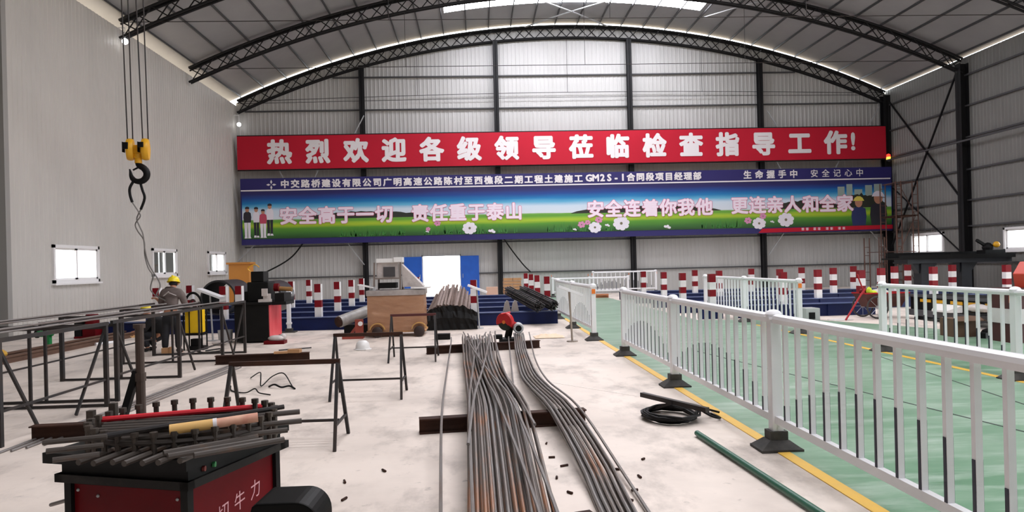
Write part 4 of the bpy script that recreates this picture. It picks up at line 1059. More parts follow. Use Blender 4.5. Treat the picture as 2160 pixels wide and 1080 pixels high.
pr = Vector((.24, .31, .87)) + Vector((.0, .045, -.01)); ch.append([27, (tuple(pr), (.034, .02))])       # 29
ch += fingers(28, pl, Vector((-.9, 0, .3)).normalized(), Vector((0, 1, 0)), Vector((.2, 0, -1)).normalized())
ch += fingers(29, pr, Vector((0, 1, -.2)).normalized(), Vector((1, 0, 0)), Vector((0, .2, -1)).normalized())
skin('body', ch, M_skin, t, (0, 0, 0))
j = [[((0, .0, .84), (.165, .125)), ((0, .01, .97), (.15, .118)), ((0, .04, 1.11), (.165, .122)), ((0, .075, 1.225), (.17, .12)), ((0, .105, 1.285), (.105, .10)), ((0, .125, 1.32), (.072, .075))],
     [3, ((-.175, .08, 1.205), .09), ((-.235, .12, 1.00), .068), ((-.285, .155, 1.045), .05)], [3, ((.175, .08, 1.205), .09), ((.23, .12, 1.00), .065), ((.235, .23, .91), .05)]]
skin('jacket', j, M_jacket, t, (0, 0, 0))
j = [[((0, 0, .82), (.15, .12)), ((0, 0, .76), (.155, .12))], [1, ((-.09, 0, .66), .10), ((-.112, .02, .45), .078), ((-.12, -.01, .28), .072), ((-.12, -.02, .09), .062)], [1, ((.09, 0, .66), .10), ((.122, .05, .45), .078), ((.14, .0, .28), .072), ((.15, -.03, .09), .062)]]
skin('trousers', j, M_dark, t, (0, 0, 0))
for x, y, nm in ((-.12, -.02, 0), (.15, -.03, 0)):
    skin('boot', [[((x, y, .11), .055), ((x, y - .01, .045), .05), ((x - .0, y + .08, .042), .05), ((x, y + .17, .036), .042)]], P('dark_boot', (30, 28, 28), .6), t, (0, 0, 0))
skin('hair', [[((0, .135, 1.345), (.07, .075)), ((0, .155, 1.39), (.088, .095)), ((0, .165, 1.43), (.092, .10))]], M_hair, t, (0, 0, 0))
def face(t, c, fwd, up, s=1.0):
    f = Vector(fwd).normalized(); u = Vector(up).normalized(); r_ = f.cross(u); c = Vector(c)
    b = MB()
    for sx in (-1, 1): b.sphere(c + f * .085 * s + r_ * .032 * sx + u * .005, .012 * s, 8, 6)
    o = bpy.data.objects.new('eyes', b.mesh('eyes', M_hair)); COL.objects.link(o); o.parent = t
    b = MB(); b.sphere(c + f * .098 * s - u * .025, .016 * s, 8, 6)
    for sx in (-1, 1): b.sphere(c + r_ * .082 * sx * s - u * .01, .022 * s, 8, 6)
    o = bpy.data.objects.new('nose_and_ears', b.mesh('nose_and_ears', M_skin)); COL.objects.link(o); o.parent = t
    b = MB(); b.sphere(c + f * .088 * s - u * .058, .018 * s, 8, 6, (1, .6, .4))
    o = bpy.data.objects.new('mouth', b.mesh('mouth', P('lips', (140, 80, 70), .5))); COL.objects.link(o); o.parent = t
def helmet(t, c, tilt_x, tilt_z, m, s=1.0):
    M = Matrix.Translation(c) @ Matrix.Rotation(tilt_z, 4, 'Z') @ Matrix.Rotation(tilt_x, 4, 'X') @ Matrix.Scale(s, 4)
    b = MB()
    b.lathe([(.142, 0.0), (.140, .012), (.124, .016), (.122, .05), (.108, .09), (.078, .12), (.04, .135), (.001, .138)], (0, 0, 0), 20, 'z', M)
    b.prism([(-.09, .11), (.09, .11), (.07, .17), (.03, .19), (-.03, .19), (-.07, .17)], .0, .012, 'z', M)
    b.box(-.012, .012, -.1, .1, .118, .143, M)
    o = bpy.data.objects.new('hard_hat', b.mesh('hard_hat', m, (0, 0, 0), True)); COL.objects.link(o); o.parent = t
    return o
face(t, (0, .18, 1.40), (0, .9, -.35), (0, .35, .9))
helmet(t, (0, .165, 1.425), radians(-12), 0, M_hat, .92)
b = MB(); b.bar((-.10, -.075, 1.16), (.0, -.085, 1.24), .05, .01); b.bar((.01, -.085, 1.22), (.14, -.06, 1.16), .055, .01)
o = bpy.data.objects.new('reflective_patch', b.mesh('reflective_patch', P('pale_patch', (190, 182, 178), .6))); COL.objects.link(o); o.parent = t
t.scale = (.955, .955, .955)
# worker 2: crouching, turned to the left
t = thing('person', 'person in yellow hard hat crouching in dark clothes left of the standing one', 'person', (-6.42, 14.75, 0))
ch = []
ch.append([((.10, 0, .24), (.10, .10)), ((.12, .0, .42), (.095, .09)), ((.04, .0, .58), (.10, .09)), ((-.05, 0, .67), (.095, .085)), ((-.12, 0, .73), .06), ((-.16, 0, .76), .055), ((-.20, 0, .80), (.085, .075)), ((-.205, 0, .86), (.07, .065))])     # 0-7
ch.append([0, ((.02, -.09, .26), .085), ((-.26, -.13, .42), .062), ((-.17, -.13, .22), .056), ((-.12, -.13, .07), .04), ((-.20, -.135, .035), .038), ((-.27, -.14, .03), .03)])   # 8-13
ch.append([0, ((.02, .09, .26), .085), ((-.27, .14, .40), .062), ((-.17, .14, .22), .056), ((-.10, .14, .07), .04), ((-.18, .145, .035), .038), ((-.25, .15, .03), .03)])      # 14-19
ch.append([3, ((-.05, -.16, .64), .06), ((-.17, -.19, .45), .046), ((-.30, -.14, .40), .037), ((-.36, -.10, .42), .028)])      # 20-23
ch.append([3, ((-.05, .16, .64), .06), ((-.20, .18, .46), .046), ((-.33, .10, .38), .037), ((-.39, .06, .37), .028)])      # 24-27
pl = Vector((-.40, -.08, .43)); ch.append([23, (tuple(pl), (.034, .02))]); pr = Vector((-.43, .05, .37)); ch.append([27, (tuple(pr), (.034, .02))])
ch += fingers(28, pl, Vector((-1, .2, .1)).normalized(), Vector((0, 1, 0)), Vector((-.2, 0, -1)).normalized())
ch += fingers(29, pr, Vector((-1, -.1, 0)).normalized(), Vector((0, 1, 0)), Vector((-.2, 0, -1)).normalized())
skin('body', ch, M_skin, t, (0, 0, 0))
skin('jacket', [[((.13, 0, .30), (.15, .135)), ((.13, .0, .44), (.15, .135)), ((.05, .0, .59), (.165, .13)), ((-.05, 0, .675), (.145, .115)), ((-.10, 0, .71), .08)], [3, ((-.05, -.165, .64), .078), ((-.17, -.19, .45), .062), ((-.29, -.145, .405), .05)], [3, ((-.05, .165, .64), .078), ((-.20, .18, .46), .062), ((-.32, .105, .385), .05)]], P('black_work_jacket', (32, 31, 33), .9), t, (0, 0, 0))
skin('trousers', [[((.10, 0, .22), (.14, .125)), ((.08, 0, .25), (.14, .125))], [1, ((.0, -.09, .27), .10), ((-.25, -.13, .42), .078), ((-.17, -.13, .22), .07), ((-.12, -.13, .09), .058)], [1, ((.0, .09, .27), .10), ((-.26, .14, .40), .078), ((-.17, .14, .22), .07), ((-.10, .14, .09), .058)]], M_dark, t, (0, 0, 0))
for x, y in ((-.12, -.13), (-.10, .14)): skin('boot', [[((x, y, .10), .052), ((x, y, .045), .048), ((x - .09, y, .04), .048), ((x - .17, y, .034), .04)]], P('dark_boot', (30, 28, 28), .6), t, (0, 0, 0))
face(t, (-.205, 0, .80), (-.95, 0, -.25), (-.25, 0, .95))
skin('hair', [[((-.17, 0, .80), (.08, .075)), ((-.18, 0, .85), (.088, .085))]], M_hair, t, (0, 0, 0))
helmet(t, (-.20, 0, .855), radians(-10), radians(90), M_hat, .9)
t.scale = (.94, .94, .94)
# glove-coloured wooden block at his feet, welder and its arch
b = MB(); b.cbox((-5.95, 14.09, .06), (.16, .12, .12), .2); b.cbox((-5.86, 14.08, .07), (.05, .1, .14), -.1); single('wooden_block', b, M_card, 'small brown wooden block on the floor by the standing person', 'block', loc=(-5.95, 14.09, 0))
t = thing('welding_machine', 'yellow welding machine on a dark stand with a black arched hose over it', 'machine', (-5.62, 14.75, 0)); weld = t
b = MB(); b.box(-5.80, -5.46, 14.6, 15.0, .34, .80); bd = part('body', b, M_gold, t, bevel=.02)
b = MB(); b.bar((-5.70, 14.59, .34), (-5.70, 14.59, .80), .02); part('edge_strip', b, M_black, bd)
b = MB()
for (x, y) in ((-5.82, 14.58), (-5.44, 14.58), (-5.82, 15.02), (-5.44, 15.02)): b.bar((x, y, 0), (x, y, .86), .025)
b.bar((-5.82, 14.58, .31), (-5.44, 14.58, .31), .03); b.bar((-5.82, 15.02, .31), (-5.44, 15.02, .31), .03); b.bar((-5.82, 14.58, .31), (-5.82, 15.02, .31), .03); b.bar((-5.44, 14.58, .31), (-5.44, 15.02, .31), .03); b.bar((-5.82, 14.58, .84), (-5.44, 14.58, .84), .025)
part('stand', b, M_black, t)
b = MB(); b.tube(curve_pts([(-5.80, 14.7, .80), (-5.79, 14.7, 1.0), (-5.70, 14.7, 1.12), (-5.58, 14.7, 1.12), (-5.48, 14.7, 1.0), (-5.47, 14.7, .80)]), .025, 8); part('arched_hose', b, M_black, t, smooth=True)
b = MB(); b.lathe([(.06, .80), (.06, .84), (.03, .86), (.03, .95), (.001, .96)], (-5.63, 14.75, 0), 12); b.tube(curve_pts([(-5.72, 14.62, .82), (-5.66, 14.6, .98), (-5.58, 14.6, .98), (-5.55, 14.62, .82)]), .02, 6); part('feed_head', b, P('dark_maroon', (60, 34, 34), .5), t)
b = MB(); b.box(-5.75, -5.4, 14.55, 14.95, .0, .08); b.box(-5.7, -5.5, 14.65, 14.9, .08, .22); part('base_tray', b, M_black, t)
weld.location.x -= .04; weld.scale = (.92, .6, 1)
cable([(-5.3, 14.3, .02), (-5.1, 14.5, .03), (-5.0, 14.2, .02), (-5.2, 14.0, .02), (-5.4, 14.15, .03)], .015, 'black cable loop on the floor beside the yellow welding machine')

# ------------------------------------------------------------------ things along the left wall
t = thing('pump', 'dark red pump unit with black side standing by the left wall', 'pump', (-9.55, 18.3, 0))
b = MB(); b.box(-9.66, -9.36, 18.15, 18.5, .05, .26); b.lathe([(.001, 0), (.15, 0), (.16, .04), (.16, .30), (.13, .36), (.001, .37)], (-9.5, 18.3, .22), 16); part('motor', b, M_redm, t, smooth=True)
b = MB(); b.box(-9.84, -9.68, 18.12, 18.5, 0, .52); part('control_box', b, M_black, t, bevel=.01)
b = MB(); b.box(-9.84, -9.3, 18.1, 18.52, 0, .05); part('base', b, M_redm, t)
t = thing('bench_grinder', 'small bright green bench grinder on a column by the left wall', 'grinder', (-9.35, 16.1, 0))
M_grn = P('bright_green_paint', (24, 128, 66), .4)
b = MB(); b.lathe([(.001, -.17), (.06, -.17), (.07, -.08), (.07, .1), (.05, .16), (.001, .17)], (-9.35, 16.1, .30), 14, 'x'); part('motor', b, M_grn, t, smooth=True)
b = MB(); b.box(-9.32, -9.24, 16.05, 16.15, 0.02, .26); part('column', b, M_grn, t)
b = MB(); b.box(-9.44, -9.14, 15.98, 16.22, 0, .02); part('base', b, M_grn, t)
b = MB(); b.lathe([(.001, -.02), (.09, -.02), (.09, .02), (.001, .02)], (-9.52, 16.1, .30), 16, 'x'); part('wheel', b, M_black, t)
b = MB(); b.tube([(-8.35, 16.2, .03), (-8.05, 16.75, .03)], .035, 10); single('white_pipe', b, M_white, 'short white plastic pipe on the floor near the brown rails', 'pipe', smooth=True)
b = MB(); b.sphere((-9.0, 13.9, .11), .2, 14, 8, (1.1, .8, .55)); single('yellow_sack', b, P('yellow_sack', (214, 166, 60), .8, 0, (178, 130, 60), 6, .7, bump=.5, bscale=8), 'lumpy yellow sack on the floor at the left edge', 'sack', smooth=True, loc=(-9.0, 13.9, 0))
b = MB(); b.cbox((-8.2, 18.3, .02), (.7, .5, .04), .4); single('wood_board', b, P('pale_wood', (224, 178, 120), .7), 'pale wooden board on the floor right of the red pump', 'board')
# ochre cabinet
t = thing('ochre_cabinet', 'tall ochre cabinet standing in the left back corner', 'cabinet', (-9.65, 30.0, 0))
M_och = P('ochre_paint', (196, 128, 46), .5, 0, (172, 108, 38), 1, .5)
b = MB(); b.box(-10.05, -9.25, 29.8, 30.4, .05, 1.82); part('body', b, M_och, t)
b = MB(); b.box(-10.13, -9.17, 29.72, 30.45, 1.82, 1.90); part('lid', b, M_och, t, bevel=.01)
b = MB(); b.box(-10.0, -9.3, 29.84, 30.36, 0, .05); part('plinth', b, M_black, t)
# big black pipes
def bigpipe(x, y0, y1, z, r0, label, tilt=0):
    M = Matrix.Translation((x, y0, z)) @ Matrix.Rotation(tilt, 4, 'Z')
    b = MB(); L = y1 - y0; prof = []
    n = int(L / .1)
    for i in range(n + 1):
        prof.append((r0 - (.02 if i % 2 else 0), L * i / n))
    prof = [(r0 - .05, 0)] + prof + [(r0 - .05, L)]
    b.lathe(prof, (0, 0, 0), 36, 'y', M)
    b.mat(1).lathe([(r0 - .05, L), (r0 - .05, 0)], (0, 0, 0), 36, 'y', M)
    return single('drain_pipe', b, [P('black_corrugated_plastic', (46, 46, 48), .35, 0, (60, 60, 62), 3, .5), P('shaded_pipe_inside', (9, 9, 9), .7, spec=.1)], label, 'pipe', smooth=True)  # second material: shade inside the pipe put into a near-black colour
bigpipe(-7.22, 20.5, 21.95, .33 + .49, .49, 'large black plastic pipe with open end, left of the ochre cabinet')
bigpipe(-5.95, 20.55, 22.05, .33 + .46, .46, 'large black plastic pipe behind the black machine head')

# black threading machine with red side panel
t = thing('threading_machine', 'black machine cabinet with a bright red side panel and tall black head', 'machine', (-4.86, 16.2, 0))
b = MB(); b.box(-5.22, -4.5, 15.75, 16.75, .03, .82); part('cabinet', b, M_black, t, bevel=.01)
M_redp = P('bright_red_panel', (222, 60, 72), .38, 0, (236, 110, 112), 2.2, .7, stretch=(1, 3, .7))
b = MB(); b.box(-4.5, -4.485, 15.78, 16.72, .1, .80); part('red_panel', b, M_redp, t)
b = MB(); b.box(-5.28, -4.44, 15.7, 16.8, .82, .87); part('top_plate', b, M_black, t)
b = MB(); b.box(-5.0, -4.55, 15.95, 16.5, .87, 1.3); b.box(-5.08, -4.75, 16.0, 16.45, .87, 1.1); part('head', b, M_black, t, bevel=.02)
b = MB(); b.box(-4.93, -4.66, 16.0, 16.4, 1.3, 1.53); part('motor', b, M_black, t, bevel=.015)
b = MB(); b.tube([(-4.5, 16.2, 1.15), (-4.1, 16.2, 1.12)], .05, 10); part('spindle', b, P('ochre_spindle', (150, 110, 62), .5), t)
b = MB(); b.lathe([(.001, -.05), (.09, -.05), (.09, .05), (.001, .05)], (-4.42, 16.15, 1.17), 14, 'x'); part('red_chuck', b, M_redm, t)
b = MB(); b.box(-4.6, -4.44, 15.74, 15.76, .88, 1.05); b.box(-4.7, -4.46, 15.72, 15.9, .87, .93); b.box(-4.62, -4.5, 15.7, 15.74, 1.0, 1.16); part('rag', b, M_film, t)
b = MB(); b.box(-4.4, -4.2, 15.9, 16.5, .87, 1.05); part('tool_box', b, M_black, t)
b = MB(); b.box(-4.45, -4.15, 15.85, 16.55, .80, .87); part('side_shelf', b, M_black, t)
b = MB(); b.tube(curve_pts([(-4.95, 16.2, 1.5), (-5.05, 16.2, 1.6), (-4.9, 16.2, 1.68), (-4.8, 16.2, 1.62)]), .012, 6); part('cable', b, M_hook, t, smooth=True)
t = thing('floor_tray', 'dark red tray with white plastic bag in front of the red panel', 'tray', (-4.25, 15.6, 0))
b = MB(); b.box(-4.5, -4.08, 15.35, 15.62, 0, .07); part('tray', b, M_redm, t, bevel=.008)
b = MB(); b.sphere((-4.28, 15.5, .11), .16, 14, 8, (1.1, .7, .45)); b.sphere((-4.15, 15.55, .13), .08, 10, 6); part('plastic_bag', b, M_film, t, smooth=True)
b = MB(); b.lathe([(.001, .005), (.13, .005), (.15, .28), (.155, .28), (.14, .0), (.001, 0)], (-5.5, 16.0, 0), 20); single('metal_bucket', b, M_galv, 'grey metal bucket standing left of the black machine', 'bucket', smooth=True)
b = MB(); b.sphere((-5.45, 15.5, .05), .13, 12, 6, (1.3, .8, .4)); single('cement_heap', b, M_film, 'small pale heap on the floor before the metal bucket', 'heap', smooth=True, loc=(-5.45, 15.5, 0))
b = MB(); b.lathe([(.17, 0.0), (.165, .012), (.135, .02), (.132, .07), (.115, .125), (.07, .165), (.001, .175)], (-2.23, 13.95, 0), 20); b.cbox((-2.23, 13.8, .012), (.18, .12, .012))
single('hard_hat', b, M_hatw, 'white hard hat lying on the floor in front of the wrapped machine', 'hard hat', smooth=True)
for (p, q, l) in (((-3.85, 14.1, .012), (-3.3, 14.4, .012), 'thin dark bar lying on the floor left of the white hard hat'), ((-3.95, 13.5, .012), (-3.86, 13.42, .012), 'dark bar stub on the floor left of the white hard hat')):
    b = MB(); b.tube([p, q], .012, 6); single('steel_bar', b, M_rack, l, 'steel bar')

# sign stands (thin pole, tilted white board seen nearly edge on)
def sign_stand(x, y, z, label, dx=.25, m=None):
    t = thing('sign_stand', label, 'sign stand', (x, y, 0))
    b = MB(); b.tube([(x, y, 0.02), (x - .04, y, z - .02)], .02, 8); part('pole', b, m or M_galv, t)
    b = MB(); b.lathe([(.001, 0), (.11, 0), (.11, .02), (.001, .02)], (x, y, 0), 14); part('foot_plate', b, m or M_galv, t)
    b = MB(); M = Matrix.Translation((x - .03, y, z)) @ Matrix.Rotation(radians(22), 4, 'Y'); b.box(-dx, dx, -.16, .16, -.02, .03, M); part('board', b, M_white, t, bevel=.004)
sign_stand(0.0, 17.75, .97, 'thin pole with tilted white board before the banded post by the doors')
sign_stand(1.82, 14.2, 1.0, 'thin brown pole with tilted white board beside the passage fence', .25, P('brownish_pole', (150, 138, 126), .5))
sign_stand(-5.95, 16.5, 1.06, 'thin pole with tilted white board in front of the large black pipe', .27)

# film wrapped machine
t = thing('wrapped_machine', 'cardboard boxed machine on wheels under white plastic film', 'machine', (-1.85, 16.5, 0))
b = MB(); b.box(-2.46, -1.23, 16.215, 17.09, .14, .92)
from mathutils import noise as _nz
def wrinkle(u, v): # taut film pulled sideways: long shallow creases
    q = 0.0
    for f, a in ((1.0, 1.0), (2.1, .5)): q += a * (1 - abs(_nz.noise(Vector((u * 1.6 * f, v * 7.0 * f + .8 * sin(u * 2.2), 3.1 * f)))) * 2.6)
    return max(0.0, q) * .016
for face in range(2):
    nu, nv = 30, 34; vs = []
    for j_ in range(nv + 1):
        for i in range(nu + 1):
            u, v = i / nu, j_ / nv; e = min(1, min(u, 1 - u, v, 1 - v) * 12)
            h_ = .004 + wrinkle(u * 1.24 + face * 5, v * .78) * e
            vs.append((-2.47 + 1.25 * u, 16.212 - h_, .14 + .79 * v) if face == 0 else (-1.232 + h_, 16.212 + .88 * u, .14 + .79 * v))
    b._add(vs, [(j_ * (nu + 1) + i, j_ * (nu + 1) + i + 1, (j_ + 1) * (nu + 1) + i + 1, (j_ + 1) * (nu + 1) + i) for j_ in range(nv) for i in range(nu)])
part('wrapped_body', b, M_cardw, t, smooth=True)
b = MB(); b.box(-2.49, -1.20, 16.18, 17.12, .92, 1.04); part('top_deck', b, P('grey_deck_film', (150, 142, 138), .35, 0, (190, 182, 178), 5, .7), t, bevel=.01)
for x in (-2.25, -1.33):
    b = MB(); b.lathe([(.001, -.04), (.10, -.04), (.12, -.025), (.12, .025), (.10, .04), (.001, .04)], (x, 16.14, .12), 20, 'y'); wh = part('wheel', b, P('brown_black_tyre', (46, 30, 26), .6), t, smooth=True)
    b = MB(); b.lathe([(.15, -.03), (.175, -.03), (.175, .03), (.15, .03), (.15, -.03)], (x, 16.15, .15), 14, 'y', None, 0.15, PI - .15); part('mudguard', b, P('ochre_mudguard', (190, 146, 84), .5), wh)
b = MB(); b.box(-2.5, -1.2, 16.22, 17.08, .10, .14); part('chassis', b, M_card, t)
b = MB()
for (x, y) in ((-2.33, 16.35), (-1.75, 16.35), (-2.3, 16.9), (-1.75, 16.9)): b.bar((x, y, 1.04), (x + .02, y, 1.66), .035)
b.bar((-2.33, 16.35, 1.3), (-1.75, 16.35, 1.3), .03); part('hood_frame', b, P('brown_grey_frame', (120, 108, 100), .6), t)
b = MB(); b.box(-2.28, -1.78, 16.42, 16.88, 1.28, 1.66); part('film_hood', b, M_film, t, bevel=.03)
b = MB(); b.box(-2.12, -1.86, 16.39, 16.42, 1.34, 1.56); part('screen', b, P('dark_grey_screen', (74, 72, 74), .4), t)
b = MB(); b.cbox((-1.98, 16.55, 1.70), (.58, .4, .09)); b.cbox((-1.78, 16.5, 1.715), (.2, .36, .11)); part('top_box', b, M_hatw, t, bevel=.008)
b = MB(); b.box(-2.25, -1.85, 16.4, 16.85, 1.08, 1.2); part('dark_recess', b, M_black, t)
b = MB(); b._add([(-1.72, 16.4, 1.62), (-1.72, 16.85, 1.62), (-1.22, 16.9, 1.10), (-1.22, 16.35, 1.10), (-1.70, 16.42, 1.10), (-1.70, 16.85, 1.10)], [(0, 1, 2, 3), (0, 3, 4), (1, 5, 2), (2, 5, 4, 3), (0, 4, 5, 1)]); part('film_drape', b, M_film, t)
b = MB(); b.cbox((-2.5, 16.35, 1.14), (.34, .4, .02), 0, 0, radians(12)); b.cbox((-1.25, 16.4, 1.08), (.34, .5, .03)); part('side_wing', b, M_hatw, t)
b = MB(); b.box(-2.4, -2.3, 16.28, 16.34, .98, 1.12); b.bar((-2.42, 16.25, 1.0), (-2.36, 16.25, 1.3), .03); part('hose_fitting', b, M_galv, t)
# red jack left of it
t = thing('floor_jack', 'rust red jack standing at the left foot of the wrapped machine', 'jack', (-2.7, 16.1, 0))
M_jack = P('rust_red_jack', (150, 66, 52), .55, 0, (120, 50, 42), 6, .6)
b = MB(); b.box(-3.0, -2.55, 16.0, 16.25, 0, .06); part('base', b, M_jack, t); b = MB(); b.box(-2.72, -2.56, 16.04, 16.2, .06, .42); b.bar((-2.85, 16.1, .06), (-2.62, 16.1, .36), .06); part('body', b, M_jack, t)
b = MB(); b.lathe([(.001, -.02), (.05, -.02), (.05, .02), (.001, .02)], (-2.6, 16.02, .33), 12, 'y'); part('white_knob', b, M_hatw, t)
# log-like rolled bundle under film
t = thing('film_roll', 'grey film wrapped roll of material leaning left of the wrapped machine', 'roll', (-3.0, 17.4, 0))
b = MB(); b.tube([(-3.28, 17.2, .30), (-2.55, 18.0, .55)], .14, 16); part('wrapped_roll', b, P('grey_film', (150, 148, 146), .3, 0, (190, 186, 182), 6, .8, bump=.5, bscale=10), t, smooth=True)
b = MB(); b.tube([(-3.31, 17.165, .29), (-3.27, 17.21, .303)], .12, 16); part('roll_end', b, M_rusty, t)
b = MB(); b.box(-3.2, -2.5, 17.35, 17.85, 0, .2); part('support_block', b, M_black, t)

# ------------------------------------------------------------------ bar bundles on the beams
def bundle(name, label, a, c, rad, n, m, m_end, br=.018, seed=1, jag=.12, flat_=1.0):
    a = Vector(a); c = Vector(c); d = (c - a).normalized(); rr_ = random.Random(seed)
    t = thing(name, label, 'bundle', a - Vector((0, 0, rad * flat_)))
    x = d.cross(Vector((0, 0, 1))).normalized(); z = x.cross(d)
    for k in range(n):
        q = sqrt((k + .5) / n) * rad; an = k * 2.39996
        off = x * q * cos(an) + z * q * sin(an) * flat_
        s0 = rr_.uniform(-jag, jag); s1 = rr_.uniform(-jag, jag)
        b = MB(); p0 = a + off + d * s0; p1 = c + off + d * s1; bow = z * rr_.uniform(-.01, .01)
        b.tube([p0, (p0 + p1) / 2 + bow, p1], br, 6); part('bar', b, m if k % 3 else m_end, t)
    for f in (.25, .7):
        p = a + (c - a) * f; b = MB(); pts = [p + x * (rad + br) * cos(2 * PI * i / 18) + z * (rad + br) * flat_ * sin(2 * PI * i / 18) for i in range(18)]
        b.tube(pts, .006, 5, closed=True); part('tie_wire', b, M_black, t)
    return t
M_bd = P('dark_bundle_steel', (52, 52, 54), .42, .4, (84, 82, 80), 5, .6)
bundle('bar_bundle', 'dark steel bar bundle sloping down over the beams, left of two', (1.50, 18.0, .47), (.88, 21.0, .78), .14, 36, M_bd, M_rack, .0165, 3)
bundle('bar_bundle', 'dark steel bar bundle sloping down over the beams, right of two by the fence', (1.87, 18.0, .49), (1.28, 21.1, .78), .14, 36, M_bd, M_rack, .0165, 4)
M_strip = P('brown_steel_strip', (132, 112, 102), .55, .2, (92, 74, 66), 2, .8)
t = thing('strip_pile', 'high heap of brown steel strips with shaded ends between the wrapped machine and doors', 'pile', (-.72, 19.2, .0))
rr_ = random.Random(31)
for k in range(64):
    row = k // 13; i = k % 13
    x = -1.29 + 1.02 * (i + .5) / 13 + rr_.uniform(-.02, .02) + (.04 if row % 2 else 0)
    hump = sin(PI * (i + .5) / 13) ** .5
    z0 = .36 + .055 * row * hump + rr_.uniform(-.012, .012); z1 = z0 + .22 + .05 * row * hump
    y0 = 17.75 + .09 * row + rr_.uniform(-.14, .14); y1 = 21.4 + rr_.uniform(-.3, .3)
    b = MB(); M0 = Vector((x, y0, z0)); M1 = Vector((x + rr_.uniform(-.03, .06), y1, z1)); b.bar(M0, M1, .06, .03, up=(sin(rr_.uniform(-.9, .9)), 0, 1)); part('strip', b, M_strip, t)
b = MB(); rr2 = random.Random(77); nx = 22; vs = []; fs = []  # black sheet added as the shade over the front ends of the pile
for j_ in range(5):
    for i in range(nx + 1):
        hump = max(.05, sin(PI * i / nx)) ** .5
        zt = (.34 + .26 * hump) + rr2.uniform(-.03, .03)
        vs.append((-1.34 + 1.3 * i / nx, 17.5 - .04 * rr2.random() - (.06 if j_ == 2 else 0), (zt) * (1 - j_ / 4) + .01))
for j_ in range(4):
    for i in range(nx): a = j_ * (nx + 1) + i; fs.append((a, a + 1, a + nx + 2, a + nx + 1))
b._add(vs, fs); b._add([(v[0], v[1] + .03, v[2]) for v in vs], [tuple(reversed(f)) for f in fs]); part('shade_sheet', b, M_black, t)
b = MB(); b.box(-1.3, -.1, 17.95, 18.1, 0, .33); b.box(-1.3, -.1, 18.25, 18.4, 0, .33); part('bearer', b, M_black, t)
for x, l in ((.72, 'left of two'), (.93, 'right of two')):
    b = MB(); b.prism([(x - .1, .33), (x + .1, .33), (x + .05, .6), (x + .0, .62), (x - .05, .55)], 18.62, 18.85); single('folded_plate', b, P('grey_plate', (140, 132, 128), .5, .2), 'small grey folded plate standing on the front beam, ' + l, 'plate')

# chop saw
t = thing('chop_saw', 'red cut-off saw with silver motor behind the far ends of the bars', 'saw', (.55, 14.0, 0))
b = MB(); b.box(.38, .74, 13.85, 14.3, 0, .12); b.box(.30, .44, 13.9, 14.1, .12, .2); part('base', b, M_black, t, bevel=.01)
b = MB(); b.bar((.55, 14.15, .12), (.60, 14.1, .34), .09, .1); part('arm', b, M_black, t)
b = MB(); Msaw = Matrix.Translation((.50, 14.0, .44)) @ Matrix.Rotation(radians(-35), 4, 'Z')
b.lathe([(.001, -.05), (.17, -.05), (.185, -.035), (.185, .035), (.17, .05), (.001, .05)], (0, 0, 0), 24, 'y', Msaw, -.5, PI + .3); gd = part('guard', b, P('red_saw_guard', (190, 28, 34), .35), t, smooth=True)
b = MB(); b.lathe([(.001, -.055), (.035, -.055), (.035, -.05)], (0, 0, 0), 12, 'y', Msaw); part('orange_badge', b, M_orange, gd)
b = MB(); b.lathe([(.001, -.008), (.165, -.008), (.165, .008), (.001, .008)], (0, 0, 0), 24, 'y', Msaw); part('disc', b, P('dark_green_disc', (46, 56, 46), .6), t)
b = MB(); b.bar((.55, 14.02, .44), (.72, 14.06, .33), .14, .14); part('motor_arm', b, P('red_saw_guard', (190, 28, 34), .35), t, bevel=.02)
b = MB(); b.lathe([(.06, -.14), (.085, -.14), (.10, -.12), (.105, .08), (.08, .12), (.001, .13)], (.75, 14.0, .32), 20, 'y'); mt = part('motor', b, M_galv, t, smooth=True)
b = MB(); b.lathe([(.001, -.13), (.06, -.13), (.06, -.10)], (.75, 14.0, .32), 16, 'y'); part('fan_grille', b, M_black, mt)
b = MB(); b.tube([(.42, 13.9, .60), (.60, 14.05, .62)], .018, 8); part('handle', b, P('red_saw_guard', (190, 28, 34), .35), t)
b = MB(); b.box(-.95, -.62, 15.3, 15.5, 0, .12); b.box(-.9, -.68, 15.28, 15.3, .03, .08); single('battery_box', b, M_black, 'small black battery box on the floor right of the wrapped machine', 'box')
# crumpled paper on the floor
b = MB(); nx, ny = 16, 8; vs = []; rr_ = random.Random(8)
for j_ in range(ny + 1):
    for i in range(nx + 1):
        e = min(i, nx - i, j_ * 2, (ny - j_) * 2) / 4
        vs.append((1.15 + .62 * i / nx + rr_.uniform(-.01, .01), 14.9 + .55 * j_ / ny + rr_.uniform(-.01, .01), .012 + min(1, e) * (.02 + .05 * rr_.random())))
b._add(vs, [(j_ * (nx + 1) + i, j_ * (nx + 1) + i + 1, (j_ + 1) * (nx + 1) + i + 1, (j_ + 1) * (nx + 1) + i) for j_ in range(ny) for i in range(nx)])
single('crumpled_sheet', b, P('cream_paper', (232, 206, 176), .7), 'crumpled cream sheet on the floor beside the passage fence', 'sheet', smooth=True)

